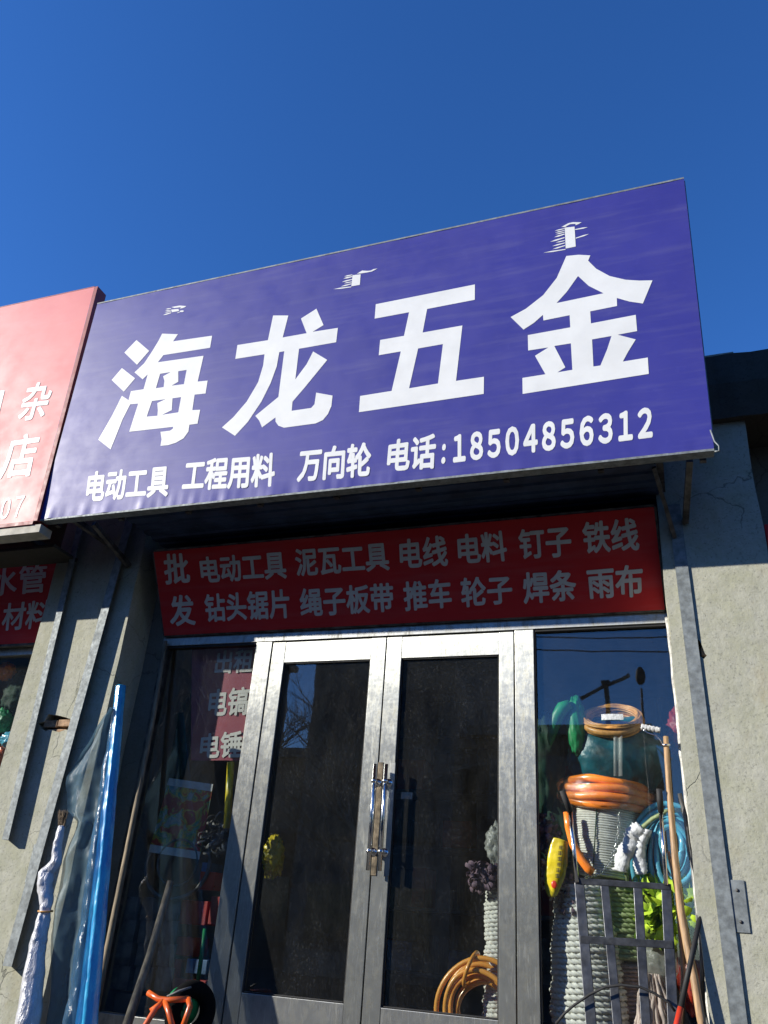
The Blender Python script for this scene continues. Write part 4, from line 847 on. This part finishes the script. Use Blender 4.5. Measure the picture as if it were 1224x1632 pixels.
# shelf at the back of the shop
sh = thing('back_shelf', 'dark metal shelving with boxes deep inside the shop behind the doors', 'shelf', (.7, 3.6, FLZ))
for z in (.3, .8, 1.3, 1.8, 2.3): MB().box(-.6, 2.2, 3.3, 3.8, FLZ+z, FLZ+z+.03).build('shelf_board', M['shelf'], sh)
for x in (-.58, .8, 2.18): MB().box(x-.02, x+.02, 3.28, 3.3, FLZ, 2.5).build('upright', M['shelf'], sh)
rk = random.Random(9); gb = 0
for z in (.33, .83, 1.33, 1.83):
    x = -.5
    while x < 2.0:
        w_ = rk.uniform(.14,.3); h_ = rk.uniform(.15,.38); MB().box(x, x+w_-.02, 3.34, 3.7, FLZ+z+.001, FLZ+z+h_).build('stock_box', M[rk.choice(['greypack','redbox','shelf','bluepack','wood2','dgreen'])], sh); x += w_+rk.uniform(0,.1)
# goods in the neighbour's window
for (px, py, w_, h_, m_, lab) in ((10,1070,30,26,'orange','orange bundle near the top of the far left window'),(28,1105,50,60,'dgreen','dark green bundle in the far left window'),(6,1148,34,34,'green','bright green bundle in the far left window'),(18,1180,40,22,'bluehose','light blue packet in the far left window'),(2,1205,30,26,'orangep','orange packet below the blue one in the far left window')):
    blob(px, py, .2, w_, h_, .06, M[m_], 'goods_bundle', lab, 'goods', .25, 4, px+50)

# ------------------------------------------------------------------ the street behind the camera, seen as reflections, plus added rows that block sky light
def house(x0, x1, y0, y1, z1, m, lab, storeys, cols):
    t_ = thing('street_building', lab, 'building', ((x0+x1)/2, y1, GZ)); MB().box(x0, x1, y0, y1, GZ, z1).build('wall', M[m], t_); MB().box(x0-.3, x1+.3, y0-.3, y1+.3, z1+.002, z1+.35).build('roof', M['facade'], t_)
    ww = (x1-x0)/cols; hh = (z1-GZ)/storeys
    wm = MB().box(-ww*.28, ww*.28, -.02, .06, -hh*.27, hh*.27).build('window', M['darkglass'], t_); first = True
    fm = MB().box(-ww*.30, ww*.30, .0, .09, -hh*.31, -hh*.275).build('window_sill', M['pave'], wm)
    for i in range(cols):
        for j in range(storeys):
            P = Vector((x0+ww*(i+.5), y1, GZ+hh*(j+.55)))
            if first: wm.location = P-Vector(t_.location); wm.matrix_parent_inverse.identity(); first = False; continue
            w2 = wm.copy(); COL.objects.link(w2); w2.parent = t_; w2.matrix_parent_inverse.identity(); w2.location = P-Vector(t_.location)
            f2 = fm.copy(); COL.objects.link(f2); f2.parent = w2
    return t_
house(-27, -17, -34, -24, 12.5, 'facade', 'grey four storey building across the street behind the bare trees', 4, 4)
house(-16.9, -11, -33, -25, 6.2, 'facade2', 'low brick building filling the gap between the two grey buildings', 2, 3)
house(-10.9, -5.2, -34, -24, 12.5, 'facade', 'narrow grey building across the street reflected in the doors', 4, 2)
house(-4.6, 1.2, -36, -25, 7.0, 'facade2', 'low brick building across the street reflected beside the doors', 2, 3)
house(3.2, 14, -40, -28, 5.2, 'facade', 'low grey building across the street with a flat roof', 2, 4)
house(-75, -27.8, -36, -25, 15, 'facade2', 'added long brick building far left across the street, blocking sky light', 3, 12)  # unseen row added to block sky light and deepen the facade shade
house(15, 70, -36, -22, 13, 'facade', 'added long grey building far right across the street, blocking sky light', 3, 12)  # right-hand row, likewise added to keep sky light off the facade
def tree(x, y, h, lab, seed):
    rt = random.Random(seed); t_ = thing('bare_tree', lab, 'tree', (x, y, GZ)); tr = MB(); br_ = MB()
    def grow(b, p, d, L, r, lev):
        n = 4; pts = [p]; rs_ = [r]
        for i in range(n):
            d = (d+Vector((rt.uniform(-.15,.15), rt.uniform(-.15,.15), .05 if lev < 2 else -.02))).normalized(); p = p+d*L/n; pts.append(p); rs_.append(r*(1-.45*(i+1)/n))
        b.tube(pts, rs_, 6 if lev < 2 else 4, caps=False)
        if lev < 5:
            for k_ in range(4 if lev else 6):
                a = rt.uniform(0, 6.28); q_ = pts[rt.randint(2, n)]; dd = (d*rt.uniform(.6,1.1)+Vector((math.cos(a), math.sin(a), rt.uniform(.1,.5)))*.6).normalized(); grow(br_, q_, dd, L*.62, r*.5, lev+1)
    grow(tr, Vector((x,y,GZ)), Vector((0,0,1)), h*.42, .14, 0); tr.build('trunk', M['bark'], t_); br_.build('crown', M['bark'], t_)
tree(-6.2, -9.5, 8.0, 'bare leafless tree across the pavement reflected in the left window', 3); tree(-3.4, -13, 8, 'second bare leafless tree farther along the street', 8)
# crane, street lamp and wires seen in the right window's reflection
def mirror(px, py, d): p = at(px, py, d); return Vector((p.x, -p.y, p.z))
cr = thing('tower_crane', 'distant tower crane reflected in the right window', 'crane', mirror(967,1150,90)); m0 = mirror(966,1092,90); mf = Vector((m0.x, m0.y, GZ))
MB().bar(mf, m0, .5, .5).build('mast', M['crane'], cr); MB().bar(mirror(925,1112,90), mirror(1002,1075,90), .35, .35).build('jib', M['crane'], cr); MB().bar(m0, mirror(965,1085,90), 1.0, 1.0).build('cab', M['crane'], cr)
lp = thing('street_lamp', 'street lamp with an oval head reflected in the right window', 'street lamp', Vector((mirror(1020,1080,9).x, -9, GZ))); hl = mirror(1020,1076,9)
MB().ball(hl, .085, .08, .15, 16, 12).build('lamp_head', M['rubber'], lp); MB().tube([Vector((hl.x, hl.y, GZ)), hl+Vector((0,0,-.2))], [.03,.018], 10).build('post', M['angle'], lp)
for i, (v0, v1, lab) in enumerate(((1014,1013,'upper overhead wire above the street'),(1033,1038,'lower overhead wire above the street'))):
    a = mirror(840, v0, 9); c_ = mirror(1062, v1, 9); d = (c_-a); tag(MB().tube([a-d*3+Vector((0,0,.2)), a, a.lerp(c_,.5)-Vector((0,0,.02)), c_, c_+d*3+Vector((0,0,.2))], .012, 6).build('overhead_wire', M['rubber']), lab, 'wire')
print('rx', lx0, lx1, rx0, rx1)
